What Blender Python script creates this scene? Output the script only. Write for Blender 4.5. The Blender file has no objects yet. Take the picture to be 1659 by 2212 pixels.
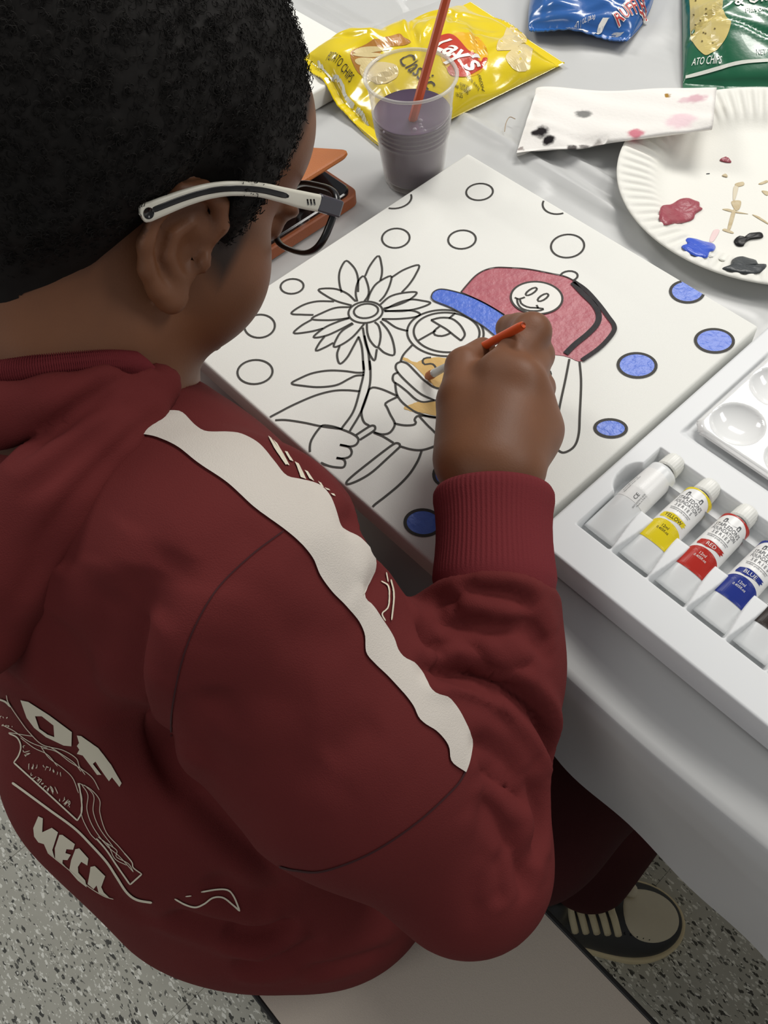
import bpy, bmesh, math, random
import numpy as np
from mathutils import Vector, Matrix
from mathutils.bvhtree import BVHTree

# ------------------------------------------------------------------ camera
scene = bpy.context.scene
FPX = 2000.0                      # focal length in pixels of the 1659 x 2212 frame
CX, CY = 829.5, 1106.0
RC = np.array([[0.6803362276, 0.7309950102, -0.0528101544],
               [0.5946668570, -0.5926996361, -0.5432112577],
               [-0.4283852782, 0.3381618493, -0.8379335398]])   # camera right, down, forward
CAM = np.array([0.48671424, -0.20298151, 1.26507355])
cd = bpy.data.cameras.new('camera'); cam_ob = bpy.data.objects.new('camera', cd)
scene.collection.objects.link(cam_ob)
cd.sensor_fit = 'VERTICAL'; cd.sensor_height = 36.0; cd.lens = FPX / 2212.0 * 36.0
cd.clip_start = 0.01; cd.clip_end = 50
M = Matrix(((RC[0][0], -RC[1][0], -RC[2][0], CAM[0]),
            (RC[0][1], -RC[1][1], -RC[2][1], CAM[1]),
            (RC[0][2], -RC[1][2], -RC[2][2], CAM[2]), (0, 0, 0, 1)))
cam_ob.matrix_world = M
scene.camera = cam_ob

# ------------------------------------------------------------------ light
world = bpy.data.worlds.new('room_light'); scene.world = world
world.use_nodes = True
bgn = world.node_tree.nodes['Background']
bgn.inputs[0].default_value = (0.95, 0.97, 1.0, 1); bgn.inputs[1].default_value = 0.24
def area_light(name, loc, size, sizey, power, target=None, col=(1, 0.97, 0.92)):
    l = bpy.data.lights.new(name, 'AREA'); l.shape = 'RECTANGLE'; l.size = size; l.size_y = sizey
    l.energy = power; l.color = col
    o = bpy.data.objects.new(name, l); scene.collection.objects.link(o); o.location = loc
    if target is not None:
        o.rotation_euler = (Vector(target) - Vector(loc)).to_track_quat('-Z', 'Y').to_euler()
    return o
# ceiling fluorescent troffers of the room (2.7 m up)
area_light('ceiling_troffer', (-0.3, 1.9, 2.7), 1.2, 0.6, 50)
area_light('ceiling_troffer', (1.6, 1.7, 2.7), 1.2, 0.6, 30)
area_light('ceiling_troffer', (-2.2, 0.1, 2.7), 1.2, 0.6, 40)
area_light('ceiling_troffer', (0.3, -1.9, 2.7), 1.2, 0.6, 10)
vs = scene.view_settings
vs.view_transform = 'Standard'; vs.look = 'None'; vs.gamma = 1.0; vs.exposure = 0.0
vs.use_curve_mapping = False

# ------------------------------------------------------------------ helpers
rnd = random.Random(7); nr = np.random.default_rng(7)
COL = scene.collection
TZ = 0.73                          # table height
def A(*a): return np.array(a, float)
def ray(px, py): return RC.T @ np.array([(px - CX) / FPX, (py - CY) / FPX, 1.0])
def atz(px, py, z):
    d = ray(px, py); return CAM + d * ((z - CAM[2]) / d[2])
def atd(px, py, dep): return CAM + ray(px, py) * dep
def px_of(P):
    Y = (np.asarray(P) - CAM) @ RC.T
    return np.stack([Y[..., 0] / Y[..., 2] * FPX + CX, Y[..., 1] / Y[..., 2] * FPX + CY], -1)
def lin(c):
    return tuple(((v / 255.0) / 12.92 if v / 255.0 <= 0.04045 else ((v / 255.0 + 0.055) / 1.055) ** 2.4) for v in c)
def mesh_from(name, V, Fs):
    me = bpy.data.meshes.new(name)
    V = np.asarray(V, np.float32)
    if isinstance(Fs, np.ndarray):
        nf, k = Fs.shape
        me.vertices.add(len(V)); me.vertices.foreach_set('co', V.ravel())
        me.loops.add(nf * k); me.loops.foreach_set('vertex_index', Fs.astype(np.int32).ravel())
        me.polygons.add(nf); me.polygons.foreach_set('loop_start', np.arange(0, nf * k, k, dtype=np.int32))
        me.update(calc_edges=True); me.validate()
    else:
        me.from_pydata([tuple(map(float, v)) for v in V], [], [tuple(int(i) for i in f) for f in Fs]); me.update()
    return me
def obj(name, me, mat=None, parent=None, smooth=True, loc=None):
    o = bpy.data.objects.new(name, me); COL.objects.link(o)
    if mat is not None and me is not None:
        me.materials.clear(); me.materials.append(mat)
    if me is not None and smooth:
        me.polygons.foreach_set('use_smooth', [True] * len(me.polygons))
    if parent is not None: o.parent = parent
    if loc is not None: o.location = loc
    return o
def tag(o, label=None, cat=None, group=None, kind=None):
    if label: o['label'] = label
    if cat: o['category'] = cat
    if group: o['group'] = group
    if kind: o['kind'] = kind
    return o
def empty(name, label, cat, loc=(0, 0, 0), group=None, rot=(0, 0, 0)):
    o = bpy.data.objects.new(name, None); COL.objects.link(o); o.location = loc; o.rotation_euler = rot
    o.empty_display_size = 0.05
    return tag(o, label, cat, group)
def grid_faces(nu, nv, closed_u=False, closed_v=False):
    iu = np.arange(nu if closed_u else nu - 1); iv = np.arange(nv if closed_v else nv - 1)
    a, b = np.meshgrid(iu, iv, indexing='ij'); a2 = (a + 1) % nu; b2 = (b + 1) % nv
    return np.stack([a * nv + b, a2 * nv + b, a2 * nv + b2, a * nv + b2], -1).reshape(-1, 4)
def join_raw(parts):
    Vs, Fs, n = [], [], 0
    for V, Fc in parts:
        Vs.append(np.asarray(V, float)); Fs += [tuple(int(i) + n for i in f) for f in Fc]; n += len(V)
    return np.concatenate(Vs), Fs
def lathe(profile, seg=48, cap0=True, cap1=True):
    prof = np.asarray(profile, float); t = np.linspace(0, 2 * math.pi, seg, endpoint=False)
    V = np.stack([prof[:, None, 0] * np.cos(t), prof[:, None, 0] * np.sin(t), np.repeat(prof[:, None, 1], seg, 1)], -1)
    n = len(prof); Fs = [tuple(f[::-1]) for f in grid_faces(n, seg, False, True)]
    if cap0: Fs.append(tuple(range(seg))[::-1])
    if cap1: Fs.append(tuple(range((n - 1) * seg, n * seg)))
    Fs = [f[::-1] for f in Fs[:(n - 1) * seg]] + Fs[(n - 1) * seg:]
    return V.reshape(-1, 3), Fs
def frames(P):
    P = np.asarray(P, float); T = np.gradient(P, axis=0); T /= np.linalg.norm(T, axis=1)[:, None] + 1e-12
    ref = A(0, 0, 1) if abs(T[0] @ A(0, 0, 1)) < 0.9 else A(1, 0, 0)
    N = np.zeros_like(P); n = np.cross(T[0], ref); n /= np.linalg.norm(n)
    for i in range(len(P)):
        n = n - T[i] * (n @ T[i]); n /= np.linalg.norm(n) + 1e-12; N[i] = n
    return T, N, np.cross(T, N)
def tube(P, r, seg=8, caps=True, closed=False, sx=1.0):
    P = np.asarray(P, float); r = np.broadcast_to(np.asarray(r, float), (len(P),))
    T, N, B = frames(P); t = np.linspace(0, 2 * math.pi, seg, endpoint=False)
    V = P[:, None] + r[:, None, None] * (np.cos(t)[None, :, None] * N[:, None] * sx + np.sin(t)[None, :, None] * B[:, None])
    Fs = [tuple(f) for f in grid_faces(len(P), seg, closed, True)]
    if caps and not closed:
        Fs.append(tuple(range(seg))[::-1]); Fs.append(tuple(range((len(P) - 1) * seg, len(P) * seg)))
    return V.reshape(-1, 3), Fs
def spline(pts, n=40, closed=False):
    P = np.asarray(pts, float); m = len(P)
    if closed: Q = np.concatenate([P[-1:], P, P[:2]])
    else: Q = np.concatenate([2 * P[:1] - P[1:2], P, 2 * P[-1:] - P[-2:-1]])
    segs = m if closed else m - 1; out = []
    ts = np.linspace(0, segs, n, endpoint=not closed)
    for t in ts:
        i = min(int(t), segs - 1); u = t - i; p0, p1, p2, p3 = Q[i], Q[i + 1], Q[i + 2], Q[i + 3]
        out.append(0.5 * ((2 * p1) + (-p0 + p2) * u + (2 * p0 - 5 * p1 + 4 * p2 - p3) * u * u + (-p0 + 3 * p1 - 3 * p2 + p3) * u ** 3))
    return np.array(out)
def box_bm(dx, dy, dz, bev=0.0, seg=2):
    bm = bmesh.new(); bmesh.ops.create_cube(bm, size=1.0); bmesh.ops.scale(bm, vec=(dx, dy, dz), verts=bm.verts)
    if bev > 0: bmesh.ops.bevel(bm, geom=bm.edges[:], offset=bev, segments=seg, affect='EDGES', profile=0.5)
    return bm
def bm_obj(name, bm, mat, parent=None, smooth=False, loc=None):
    me = bpy.data.meshes.new(name); bm.to_mesh(me); bm.free()
    return obj(name, me, mat, parent, smooth, loc)
def sharp(o, ang=35):
    o.data.polygons.foreach_set('use_smooth', [True] * len(o.data.polygons))
    try: o.data.set_sharp_from_angle(angle=math.radians(ang))
    except Exception: pass
    return o

# ------------------------------------------------------------------ materials
def new_mat(name):
    m = bpy.data.materials.new(name); m.use_nodes = True
    nt = m.node_tree; return m, nt, nt.nodes['Principled BSDF']
def mat(name, col, rough=0.5, noise=0.0, scale=40.0, bump=0.0, bscale=None, metallic=0.0, spec=0.5, sheen=0.0, coat=0.0, trans=0.0, alpha=1.0, sss=0.0, col2=None, detail=4.0):
    m, nt, b = new_mat(name)
    c = lin(col); b.inputs['Base Color'].default_value = (*c, 1)
    b.inputs['Roughness'].default_value = rough; b.inputs['Metallic'].default_value = metallic
    b.inputs['Specular IOR Level'].default_value = spec
    b.inputs['Sheen Weight'].default_value = sheen; b.inputs['Coat Weight'].default_value = coat
    b.inputs['Transmission Weight'].default_value = trans; b.inputs['Alpha'].default_value = alpha
    if sss: b.inputs['Subsurface Weight'].default_value = sss; b.inputs['Subsurface Scale'].default_value = 0.004
    tc = nt.nodes.new('ShaderNodeTexCoord')
    n = nt.nodes.new('ShaderNodeTexNoise'); n.inputs['Scale'].default_value = scale; n.inputs['Detail'].default_value = detail
    nt.links.new(tc.outputs['Object'], n.inputs['Vector'])
    if noise > 0 or col2 is not None:
        mx = nt.nodes.new('ShaderNodeMix'); mx.data_type = 'RGBA'
        c2 = lin(col2) if col2 is not None else tuple(min(1, v * (1 - noise)) for v in c)
        c1 = c if col2 is not None else tuple(min(1, v * (1 + noise)) for v in c)
        mx.inputs[6].default_value = (*c1, 1); mx.inputs[7].default_value = (*c2, 1)
        nt.links.new(n.outputs['Fac'], mx.inputs[0]); nt.links.new(mx.outputs[2], b.inputs['Base Color'])
    if bump > 0:
        n2 = nt.nodes.new('ShaderNodeTexNoise'); n2.inputs['Scale'].default_value = bscale or scale; n2.inputs['Detail'].default_value = 5
        nt.links.new(tc.outputs['Object'], n2.inputs['Vector'])
        bp = nt.nodes.new('ShaderNodeBump'); bp.inputs['Strength'].default_value = min(1, bump); bp.inputs['Distance'].default_value = 0.001
        nt.links.new(n2.outputs['Fac'], bp.inputs['Height']); nt.links.new(bp.outputs['Normal'], b.inputs['Normal'])
    return m

# ------------------------------------------------------------------ implicit surfaces
def seg_sd(p, a, b, ra, rb, flat=None):
    a = np.asarray(a, float); b = np.asarray(b, float); ab = b - a
    q = p - a
    if flat is not None:
        n, s = flat; q = q + (1.0 / s - 1.0) * (q @ n)[:, None] * n
    t = np.clip((q @ ab) / (ab @ ab + 1e-12), 0, 1)
    return np.linalg.norm(q - t[:, None] * ab, axis=1) - (ra + (rb - ra) * t)
def ell_sd(p, c, r, Mx=None):
    q = p - np.asarray(c, float)
    if Mx is not None: q = q @ Mx
    r = np.asarray(r, float); k0 = np.linalg.norm(q / r, axis=1); k1 = np.linalg.norm(q / (r * r), axis=1) + 1e-9
    return k0 * (k0 - 1) / k1
def smin(a, b, k):
    h = np.clip(0.5 + 0.5 * (b - a) / k, 0, 1); return b + (a - b) * h - k * h * (1 - h)
def smax(a, b, k): return -smin(-a, -b, k)
def chain_sd(p, pts, rr, k=0.004):
    d = None
    for i in range(len(pts) - 1):
        s = seg_sd(p, pts[i], pts[i + 1], rr[i], rr[i + 1]); d = s if d is None else smin(d, s, k)
    return d
def sdf_mesh(f, lo, hi, h, Bk=8):
    lo = np.asarray(lo, float); hi = np.asarray(hi, float)
    nb = np.ceil((hi - lo) / (h * Bk)).astype(int) + 1; n = nb * Bk
    ii = np.stack(np.meshgrid(*[np.arange(k) for k in nb], indexing='ij'), -1)
    cpts = lo + (ii * Bk + (Bk - 1) / 2) * h
    Fc = f(cpts.reshape(-1, 3)).reshape(nb)
    act = np.abs(Fc) < Bk * h * 1.15
    G = Fc
    mk = act
    for ax in range(3): G = np.repeat(G, Bk, ax); mk = np.repeat(mk, Bk, ax)
    G = G.copy(); idx = np.argwhere(mk); vals = np.empty(len(idx))
    for s in range(0, len(idx), 300000): vals[s:s + 300000] = f(lo + idx[s:s + 300000] * h)
    G[mk] = vals
    S = G < 0
    sl = lambda o: tuple(slice(o[i], n[i] - 1 + o[i]) for i in range(3))
    cnt = np.zeros(n - 1, np.int8); corners = [(i, j, k) for i in (0, 1) for j in (0, 1) for k in (0, 1)]
    for c in corners: cnt += S[sl(c)]
    ca = (cnt > 0) & (cnt < 8); ci = np.argwhere(ca); acc = np.zeros((len(ci), 3)); num = np.zeros(len(ci))
    for c in corners:
        for ax in range(3):
            if c[ax]: continue
            c2 = list(c); c2[ax] = 1
            i0 = ci + c; i1 = ci + c2
            f0 = G[i0[:, 0], i0[:, 1], i0[:, 2]]; f1 = G[i1[:, 0], i1[:, 1], i1[:, 2]]
            m = (f0 < 0) != (f1 < 0); t = np.where(m, f0 / (f0 - f1 + 1e-20), 0)
            pt = np.tile(np.array(c, float), (len(ci), 1)); pt[:, ax] = t
            acc[m] += pt[m]; num[m] += 1
    V = lo + (ci + acc / num[:, None]) * h
    ids = -np.ones(n - 1, np.int64); ids[ci[:, 0], ci[:, 1], ci[:, 2]] = np.arange(len(ci))
    faces = []
    for ax in range(3):
        u, v = (ax + 1) % 3, (ax + 2) % 3
        s0 = [slice(None)] * 3; s1 = [slice(None)] * 3; s0[ax] = slice(0, -1); s1[ax] = slice(1, None)
        a, b = S[tuple(s0)], S[tuple(s1)]
        e = np.argwhere(a != b); e = e[(e[:, u] > 0) & (e[:, v] > 0) & (e[:, u] < n[u] - 1) & (e[:, v] < n[v] - 1)]
        flip = a[e[:, 0], e[:, 1], e[:, 2]]
        q = []
        for du, dv in ((-1, -1), (0, -1), (0, 0), (-1, 0)):
            w = e.copy(); w[:, u] += du; w[:, v] += dv; q.append(ids[w[:, 0], w[:, 1], w[:, 2]])
        q = np.stack(q, -1); q[~flip] = q[~flip][:, ::-1]; faces.append(q)
    Fq = np.concatenate(faces); Fq = Fq[(Fq >= 0).all(1)]
    return V, Fq
def relax(V, Fq, it=2, lam=0.5):
    E = np.concatenate([Fq[:, [0, 1]], Fq[:, [1, 2]], Fq[:, [2, 3]], Fq[:, [3, 0]]])
    for _ in range(it):
        acc = np.zeros_like(V); c = np.zeros(len(V))
        np.add.at(acc, E[:, 0], V[E[:, 1]]); np.add.at(acc, E[:, 1], V[E[:, 0]])
        np.add.at(c, E[:, 0], 1); np.add.at(c, E[:, 1], 1)
        V = V + lam * (acc / np.maximum(c, 1)[:, None] - V)
    return V
def vnormals(V, Fq):
    n = np.cross(V[Fq[:, 2]] - V[Fq[:, 0]], V[Fq[:, 3]] - V[Fq[:, 1]])
    N = np.zeros_like(V)
    for k in range(4): np.add.at(N, Fq[:, k], n)
    return N / (np.linalg.norm(N, axis=1)[:, None] + 1e-12)
# ------------------------------------------------------------------ floor
def terrazzo():
    m, nt, b = new_mat('speckled_vinyl_tile')
    tc = nt.nodes.new('ShaderNodeTexCoord'); L = nt.links.new
    geo = nt.nodes.new('ShaderNodeNewGeometry')
    mp = nt.nodes.new('ShaderNodeMapping'); mp.inputs['Rotation'].default_value = (0, 0, 0.55); mp.inputs['Scale'].default_value = (1.0, 2.3, 1.0)
    L(geo.outputs['Position'], mp.inputs['Vector'])
    nz = nt.nodes.new('ShaderNodeTexNoise'); nz.inputs['Scale'].default_value = 160; nz.inputs['Detail'].default_value = 2
    L(mp.outputs[0], nz.inputs['Vector'])
    ad = nt.nodes.new('ShaderNodeMix'); ad.data_type = 'RGBA'; ad.blend_type = 'ADD'; ad.inputs[0].default_value = 0.012
    L(mp.outputs[0], ad.inputs[6]); L(nz.outputs['Color'], ad.inputs[7])
    base = nt.nodes.new('ShaderNodeTexNoise'); base.inputs['Scale'].default_value = 30; L(geo.outputs['Position'], base.inputs['Vector'])
    mx0 = nt.nodes.new('ShaderNodeMix'); mx0.data_type = 'RGBA'; mx0.inputs[6].default_value = (*lin((190, 189, 177)), 1); mx0.inputs[7].default_value = (*lin((172, 171, 159)), 1)
    L(base.outputs['Fac'], mx0.inputs[0]); prev = mx0.outputs[2]
    for sc, off, col, thr in ((95, 0.0, (66, 66, 61), 0.22), (110, 3.3, (236, 236, 226), 0.21), (150, 7.1, (98, 98, 91), 0.20), (180, 1.7, (226, 226, 216), 0.22)):
        v = nt.nodes.new('ShaderNodeTexVoronoi'); v.inputs['Scale'].default_value = sc
        of = nt.nodes.new('ShaderNodeVectorMath'); of.operation = 'ADD'; of.inputs[1].default_value = (off, off * .7, 0)
        L(ad.outputs[2], of.inputs[0]); L(of.outputs[0], v.inputs['Vector'])
        sp = nt.nodes.new('ShaderNodeSeparateColor'); L(v.outputs['Color'], sp.inputs[0])
        c1 = nt.nodes.new('ShaderNodeMath'); c1.operation = 'LESS_THAN'; c1.inputs[1].default_value = thr; L(sp.outputs[0], c1.inputs[0])
        c2 = nt.nodes.new('ShaderNodeMath'); c2.operation = 'LESS_THAN'; c2.inputs[1].default_value = 0.42; L(v.outputs['Distance'], c2.inputs[0])
        mu = nt.nodes.new('ShaderNodeMath'); mu.operation = 'MULTIPLY'; L(c1.outputs[0], mu.inputs[0]); L(c2.outputs[0], mu.inputs[1])
        mx = nt.nodes.new('ShaderNodeMix'); mx.data_type = 'RGBA'; mx.inputs[7].default_value = (*lin(col), 1)
        L(mu.outputs[0], mx.inputs[0]); L(prev, mx.inputs[6]); prev = mx.outputs[2]
    L(prev, b.inputs['Base Color']); b.inputs['Roughness'].default_value = 0.38
    return m
M_TILE = terrazzo()
M_SUB = mat('tile_joint', (70, 68, 62), 0.9)
bm = box_bm(4.4, 4.4, 0.02); floor = bm_obj('floor', bm, M_SUB, loc=(0.2, 0.0, -0.0135)); floor['kind'] = 'structure'
TL = 0.3048
bm = box_bm(TL - .0003, TL - .0003, 0.004, .0004, 1); tme = bpy.data.meshes.new('tile'); bm.to_mesh(tme); bm.free(); tme.materials.append(M_TILE)
for i in range(-5, 5):
    for j in range(-5, 4):
        o = bpy.data.objects.new('tile', tme); COL.objects.link(o); o.parent = floor
        o.location = (0.50 + (i + .5) * TL - 0.2, 0.054 + (j + .5) * TL, -0.002 + 0.0135)
# ------------------------------------------------------------------ bench and table
M_BENCH = mat('beige_laminate', (208, 197, 182), 0.55, col2=(192, 181, 168), scale=900, bump=0.25, bscale=1500)
M_EDGE = mat('black_rubber_edge', (20, 20, 20), 0.5)
M_STEEL = mat('grey_steel_tube', (120, 122, 124), 0.4, metallic=0.8)
bench = empty('bench', 'long cafeteria bench with beige laminate seat and black edging beneath the child', 'bench', (0.35, -0.149, 0.0))
bm = box_bm(2.3, 0.2125, 0.022); bm_obj('seat', bm, M_BENCH, bench, loc=(0, 0, .419))
for s in (-1, 1):
    bm = box_bm(2.3, 0.0045, 0.0245, .0012); bm_obj('edge_trim', bm, M_EDGE, bench, loc=(0, s * .1085, .4185))
for x in (-.9, .0, .9):
    bm = bmesh.new(); v, f = tube(spline([(x, -.07, .408), (x, -.075, .3), (x, -.078, .02), (x, -.02, .012), (x, .05, .012), (x, .078, .03), (x, .075, .3), (x, .07, .408)], 40), .0125, 10)
    obj('leg', mesh_from('leg', v, f), M_STEEL, bench)
table = empty('table', 'long cafeteria table hidden under the white plastic cloth', 'table', (0.25, 0.40, 0.0))
bm = box_bm(2.3, 0.700, 0.026, .006); bm_obj('tabletop', bm, M_BENCH, table, loc=(0, .025, .7145))
for x in (-.95, .95):
    for y in (-.28, .28):
        v, f = tube([(x, y, .70), (x, y, .35), (x, y, .0)], .016, 12); obj('leg', mesh_from('leg', v, f), M_STEEL, table)
    v, f = tube([(x, -.28, .10), (x, .28, .10)], .012, 10); obj('stretcher', mesh_from('stretcher', v, f), M_STEEL, table)
# ------------------------------------------------------------------ tablecloth: thin white plastic, creased on top, hanging off the near edge
def plastic_cloth():
    m, nt, b = new_mat('white_plastic_cloth')
    b.inputs['Base Color'].default_value = (*lin((195, 196, 195)), 1); b.inputs['Roughness'].default_value = 0.36; b.inputs['Specular IOR Level'].default_value = 0.42
    tc = nt.nodes.new('ShaderNodeTexCoord'); n = nt.nodes.new('ShaderNodeTexNoise'); n.inputs['Scale'].default_value = 9; n.inputs['Detail'].default_value = 3
    mp = nt.nodes.new('ShaderNodeMapping'); mp.inputs['Scale'].default_value = (.7, 2.0, 1.0)
    nt.links.new(tc.outputs['Object'], mp.inputs[0]); nt.links.new(mp.outputs[0], n.inputs['Vector'])
    bp = nt.nodes.new('ShaderNodeBump'); bp.inputs['Strength'].default_value = 0.35; bp.inputs['Distance'].default_value = 0.006
    nt.links.new(n.outputs['Fac'], bp.inputs['Height']); nt.links.new(bp.outputs['Normal'], b.inputs['Normal'])
    return m
M_CLOTH = plastic_cloth()
def hump(d, w): return np.exp(-(d / w) ** 2)
def cloth_mesh():
    xs = np.concatenate([np.linspace(-.96, -.45, 18, endpoint=False), np.linspace(-.45, .75, 200, endpoint=False), np.linspace(.75, 1.45, 22)])
    y0, y1, zt = 0.016, 0.79, TZ
    top = np.concatenate([np.linspace(0, .22, 44, endpoint=False), np.linspace(.22, .778, 100)])       # distance from near edge
    drop = np.linspace(.134, 0, 34, endpoint=False)
    S = np.concatenate([-drop, top, .778 + np.linspace(.006, .17, 16)])
    X, Sg = np.meshgrid(xs, S, indexing='ij')
    rr = .010
    Y = np.where(Sg >= 0, y0 + Sg, y0); Z = np.full_like(X, zt - .0005)
    # creases left from folding, and slack ridges, on the top
    def ridge(pa, pb, h, w):
        a, b = A(*pa), A(*pb); ab = b - a
        t = ((X - a[0]) * ab[0] + (Y - a[1]) * ab[1]) / (ab @ ab); tc_ = np.clip(t, 0, 1)
        d = np.hypot(X - a[0] - tc_ * ab[0], Y - a[1] - tc_ * ab[1]); e = np.clip(np.minimum(t, 1 - t) * 6 + .5, 0, 1)
        return h * hump(d, w) * e
    k = np.clip((Sg - .015) / .03, 0, 1)
    Zr = 0
    for (xa, ya), (xb, yb), h_, w_ in (((985, 245), (1345, 472), .0065, .0075), ((1190, 318), (1350, 420), .0065, .0060), ((700, -5), (845, 80), .005, .008), ((640, 20), (760, 92), .003, .007), ((860, 330), (940, 300), .002, .008), ((1060, 330), (1180, 410), .003, .012),
                                       ((1000, 0), (1010, 1), .0, .01), ((1230, 100), (1470, 60), .003, .02), ((1330, 560), (1420, 560), .003, .012), ((1500, 640), (1650, 690), .003, .012), ((800, 440), (700, 560), .0025, .006), ((770, 450), (690, 520), .0022, .005)):
        Zr = Zr + ridge(atz(xa, ya, TZ)[:2], atz(xb, yb, TZ)[:2], h_, w_)
    Z = Z + Zr * k * (Sg < .778)
    # near edge: rolls over and hangs with slack folds
    h = np.clip(-Sg, 0, None)
    roll = np.clip((Sg + .0) / .03, 0, 1)
    Z = np.where((Sg >= 0) & (Sg < .02), Z - .006 * (1 - Sg / .02) ** 2, Z)
    wav = .010 * np.sin(X * 13 + .6) + .006 * np.sin(X * 31 + 1.3) + .004 * np.sin(X * 57 + h * 30)
    lift = .004 * hump(X - .52, .16) * np.clip(h / .04, 0, 1)
    Y = np.where(Sg < 0, y0 - .004 * np.sin(np.clip(h / .02, 0, 1) * math.pi / 2) - np.clip(h / .15, 0, 1) ** 1.2 * (wav * .6 * np.clip(h / .06, 0, 1)) - lift, Y)
    Z = np.where(Sg < 0, zt - .0065 - h * (.93 + .05 * np.sin(X * 9)), Z)
    sag = .012 * hump((X - .43), .10) * np.clip(1 - np.abs(Sg - .012) / .04, 0, 1)       # loose swell beside the paint tray
    Z = Z - sag * (Sg < .045)
    hf = np.clip(Sg - .778, 0, None)
    Y = np.where(Sg > .778, y1 + .006 + .004 * np.sin(X * 17) * hf / .17, Y); Z = np.where(Sg > .778, zt - .004 - hf, Z)
    return np.stack([X, Y, Z], -1).reshape(-1, 3), grid_faces(len(xs), len(S))
v, f = cloth_mesh()
cloth = obj('tablecloth', mesh_from('tablecloth', v, f), M_CLOTH)
cloth.data.flip_normals() if False else None
tag(cloth, 'white plastic tablecloth spread over the table, hanging past its near edge', 'tablecloth')
# ------------------------------------------------------------------ painted canvas
M_CANVAS = mat('primed_canvas', (236, 236, 230), 0.75, bump=0.2, bscale=1800, noise=0.01)
M_INK = mat('printed_black_line', (66, 64, 60), 0.8)
M_BLACKP = mat('black_acrylic', (26, 23, 26), 0.55, col2=(38, 33, 38), scale=120, spec=.25, bump=0.4, bscale=160)
M_RED = mat('muted_red_acrylic', (164, 72, 88), 0.4, col2=(190, 108, 116), scale=110, bump=0.7, bscale=170, detail=6)
M_BLUE = mat('blue_acrylic', (62, 98, 205), 0.35, col2=(92, 128, 222), scale=140, bump=0.8, bscale=190, detail=6)
M_TAN = mat('tan_acrylic', (222, 186, 116), 0.5, col2=(200, 160, 84), scale=60, bump=0.5, bscale=150)
M_WHITEP = mat('white_circle', (238, 236, 230), 0.6)
CW, CH, CT = 0.300, 0.314, 0.020
CZ = TZ + CT
def canvas_box(name):
    bm = box_bm(CW, CH, CT - .001, .0022, 3); me = bpy.data.meshes.new(name); bm.to_mesh(me); bm.free(); return me
canvas = empty('painted_canvas', 'stretched canvas printed with a cartoon outline, partly painted red and blue, under the child\'s hand', 'canvas', (CW / 2, CH / 2, TZ))
o = obj('stretched_cloth', canvas_box('stretched_cloth'), M_CANVAS, canvas, True, (0, 0, CT / 2 + .0006)); sharp(o, 40)
OX, OY = CW / 2, CH / 2
def onc(p):        # pixel of the photograph -> canvas surface, canvas-local
    q = atz(p[0], p[1], CZ); return A(q[0] - OX, q[1] - OY)
INS = .0015
def inside(q, m=INS): return abs(q[0]) < OX - m and abs(q[1]) < OY - m
def clip_poly(P, m=INS):
    P = [A(*p) for p in P]
    for ax, sg, lim in ((0, 1, OX - m), (0, -1, OX - m), (1, 1, OY - m), (1, -1, OY - m)):
        out = []
        for i in range(len(P)):
            a, b = P[i], P[(i + 1) % len(P)]; ia, ib = sg * a[ax] <= lim, sg * b[ax] <= lim
            if ia: out.append(a)
            if ia != ib:
                t = (sg * lim - a[ax]) / (b[ax] - a[ax]) if b[ax] != a[ax] else 0; out.append(a + (b - a) * t)
        P = out
        if not P: return []
    return P
def flat_ribbon(P, w, z, taper=False):
    P = np.asarray(P, float); T = np.gradient(P, axis=0); T /= np.linalg.norm(T, axis=1)[:, None] + 1e-9; N = np.stack([-T[:, 1], T[:, 0]], 1)
    w = np.broadcast_to(np.asarray(w, float), (len(P),))
    L, R_ = P + N * w[:, None] / 2, P - N * w[:, None] / 2
    V = np.concatenate([np.c_[L, np.full(len(P), z)], np.c_[R_, np.full(len(P), z)]]); n = len(P)
    return V, [(i, i + 1, n + i + 1, n + i)[::-1] for i in range(n - 1)]
def canvas_lines(lines, w, z):
    parts = []
    for ln in lines:
        m = max(4, int(np.linalg.norm(np.diff(np.asarray(ln, float), axis=0), axis=1).sum() / 6) + 2)
        P = [onc(p) for p in (spline(ln, m) if len(ln) > 2 else np.linspace(ln[0], ln[-1], m))]
        run = []
        for q in P + [None]:
            if q is not None and inside(q): run.append(q)
            else:
                if len(run) > 1: parts.append(flat_ribbon(run, w, z))
                run = []
    return join_raw(parts)
def flat_poly(P, z, thick=0.0):
    P = clip_poly([onc(p) for p in P]); n = len(P)
    V = [(*p, z) for p in P] + [(*(p), z - .0004) for p in P]
    return np.array(V), [tuple(range(n))] + [(i, n + i, n + (i + 1) % n, (i + 1) % n) for i in range(n)]
def paint(name, pts, mt, z, smooth_closed=True, n=60, wob=0.0):
    P = spline(pts, n, True) if smooth_closed else np.asarray(pts, float)
    if wob: P = P + np.array([[rnd.uniform(-wob, wob), rnd.uniform(-wob, wob)] for _ in P])
    V, Fs = flat_poly(P, z)
    area = sum(V[i][0] * V[(i + 1) % (len(V) // 2)][1] - V[(i + 1) % (len(V) // 2)][0] * V[i][1] for i in range(len(V) // 2))
    if area < 0: Fs = [f[::-1] for f in Fs]
    return obj(name, mesh_from(name, V, Fs), mt, canvas, False)
def ellp(cx, cy, rx, ry, rot=0.0, n=40):
    a = np.linspace(0, 2 * math.pi, n, endpoint=False); c, s = math.cos(rot), math.sin(rot)
    return [(cx + rx * math.cos(t) * c - ry * math.sin(t) * s, cy + rx * math.cos(t) * s + ry * math.sin(t) * c) for t in a]
def c4(L): return [(430 + x / 2.9105, 320 + y / 2.9105) for x, y in L]
def c5(L): return [(840 + x / 2.9625, 540 + y / 2.9625) for x, y in L]
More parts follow.
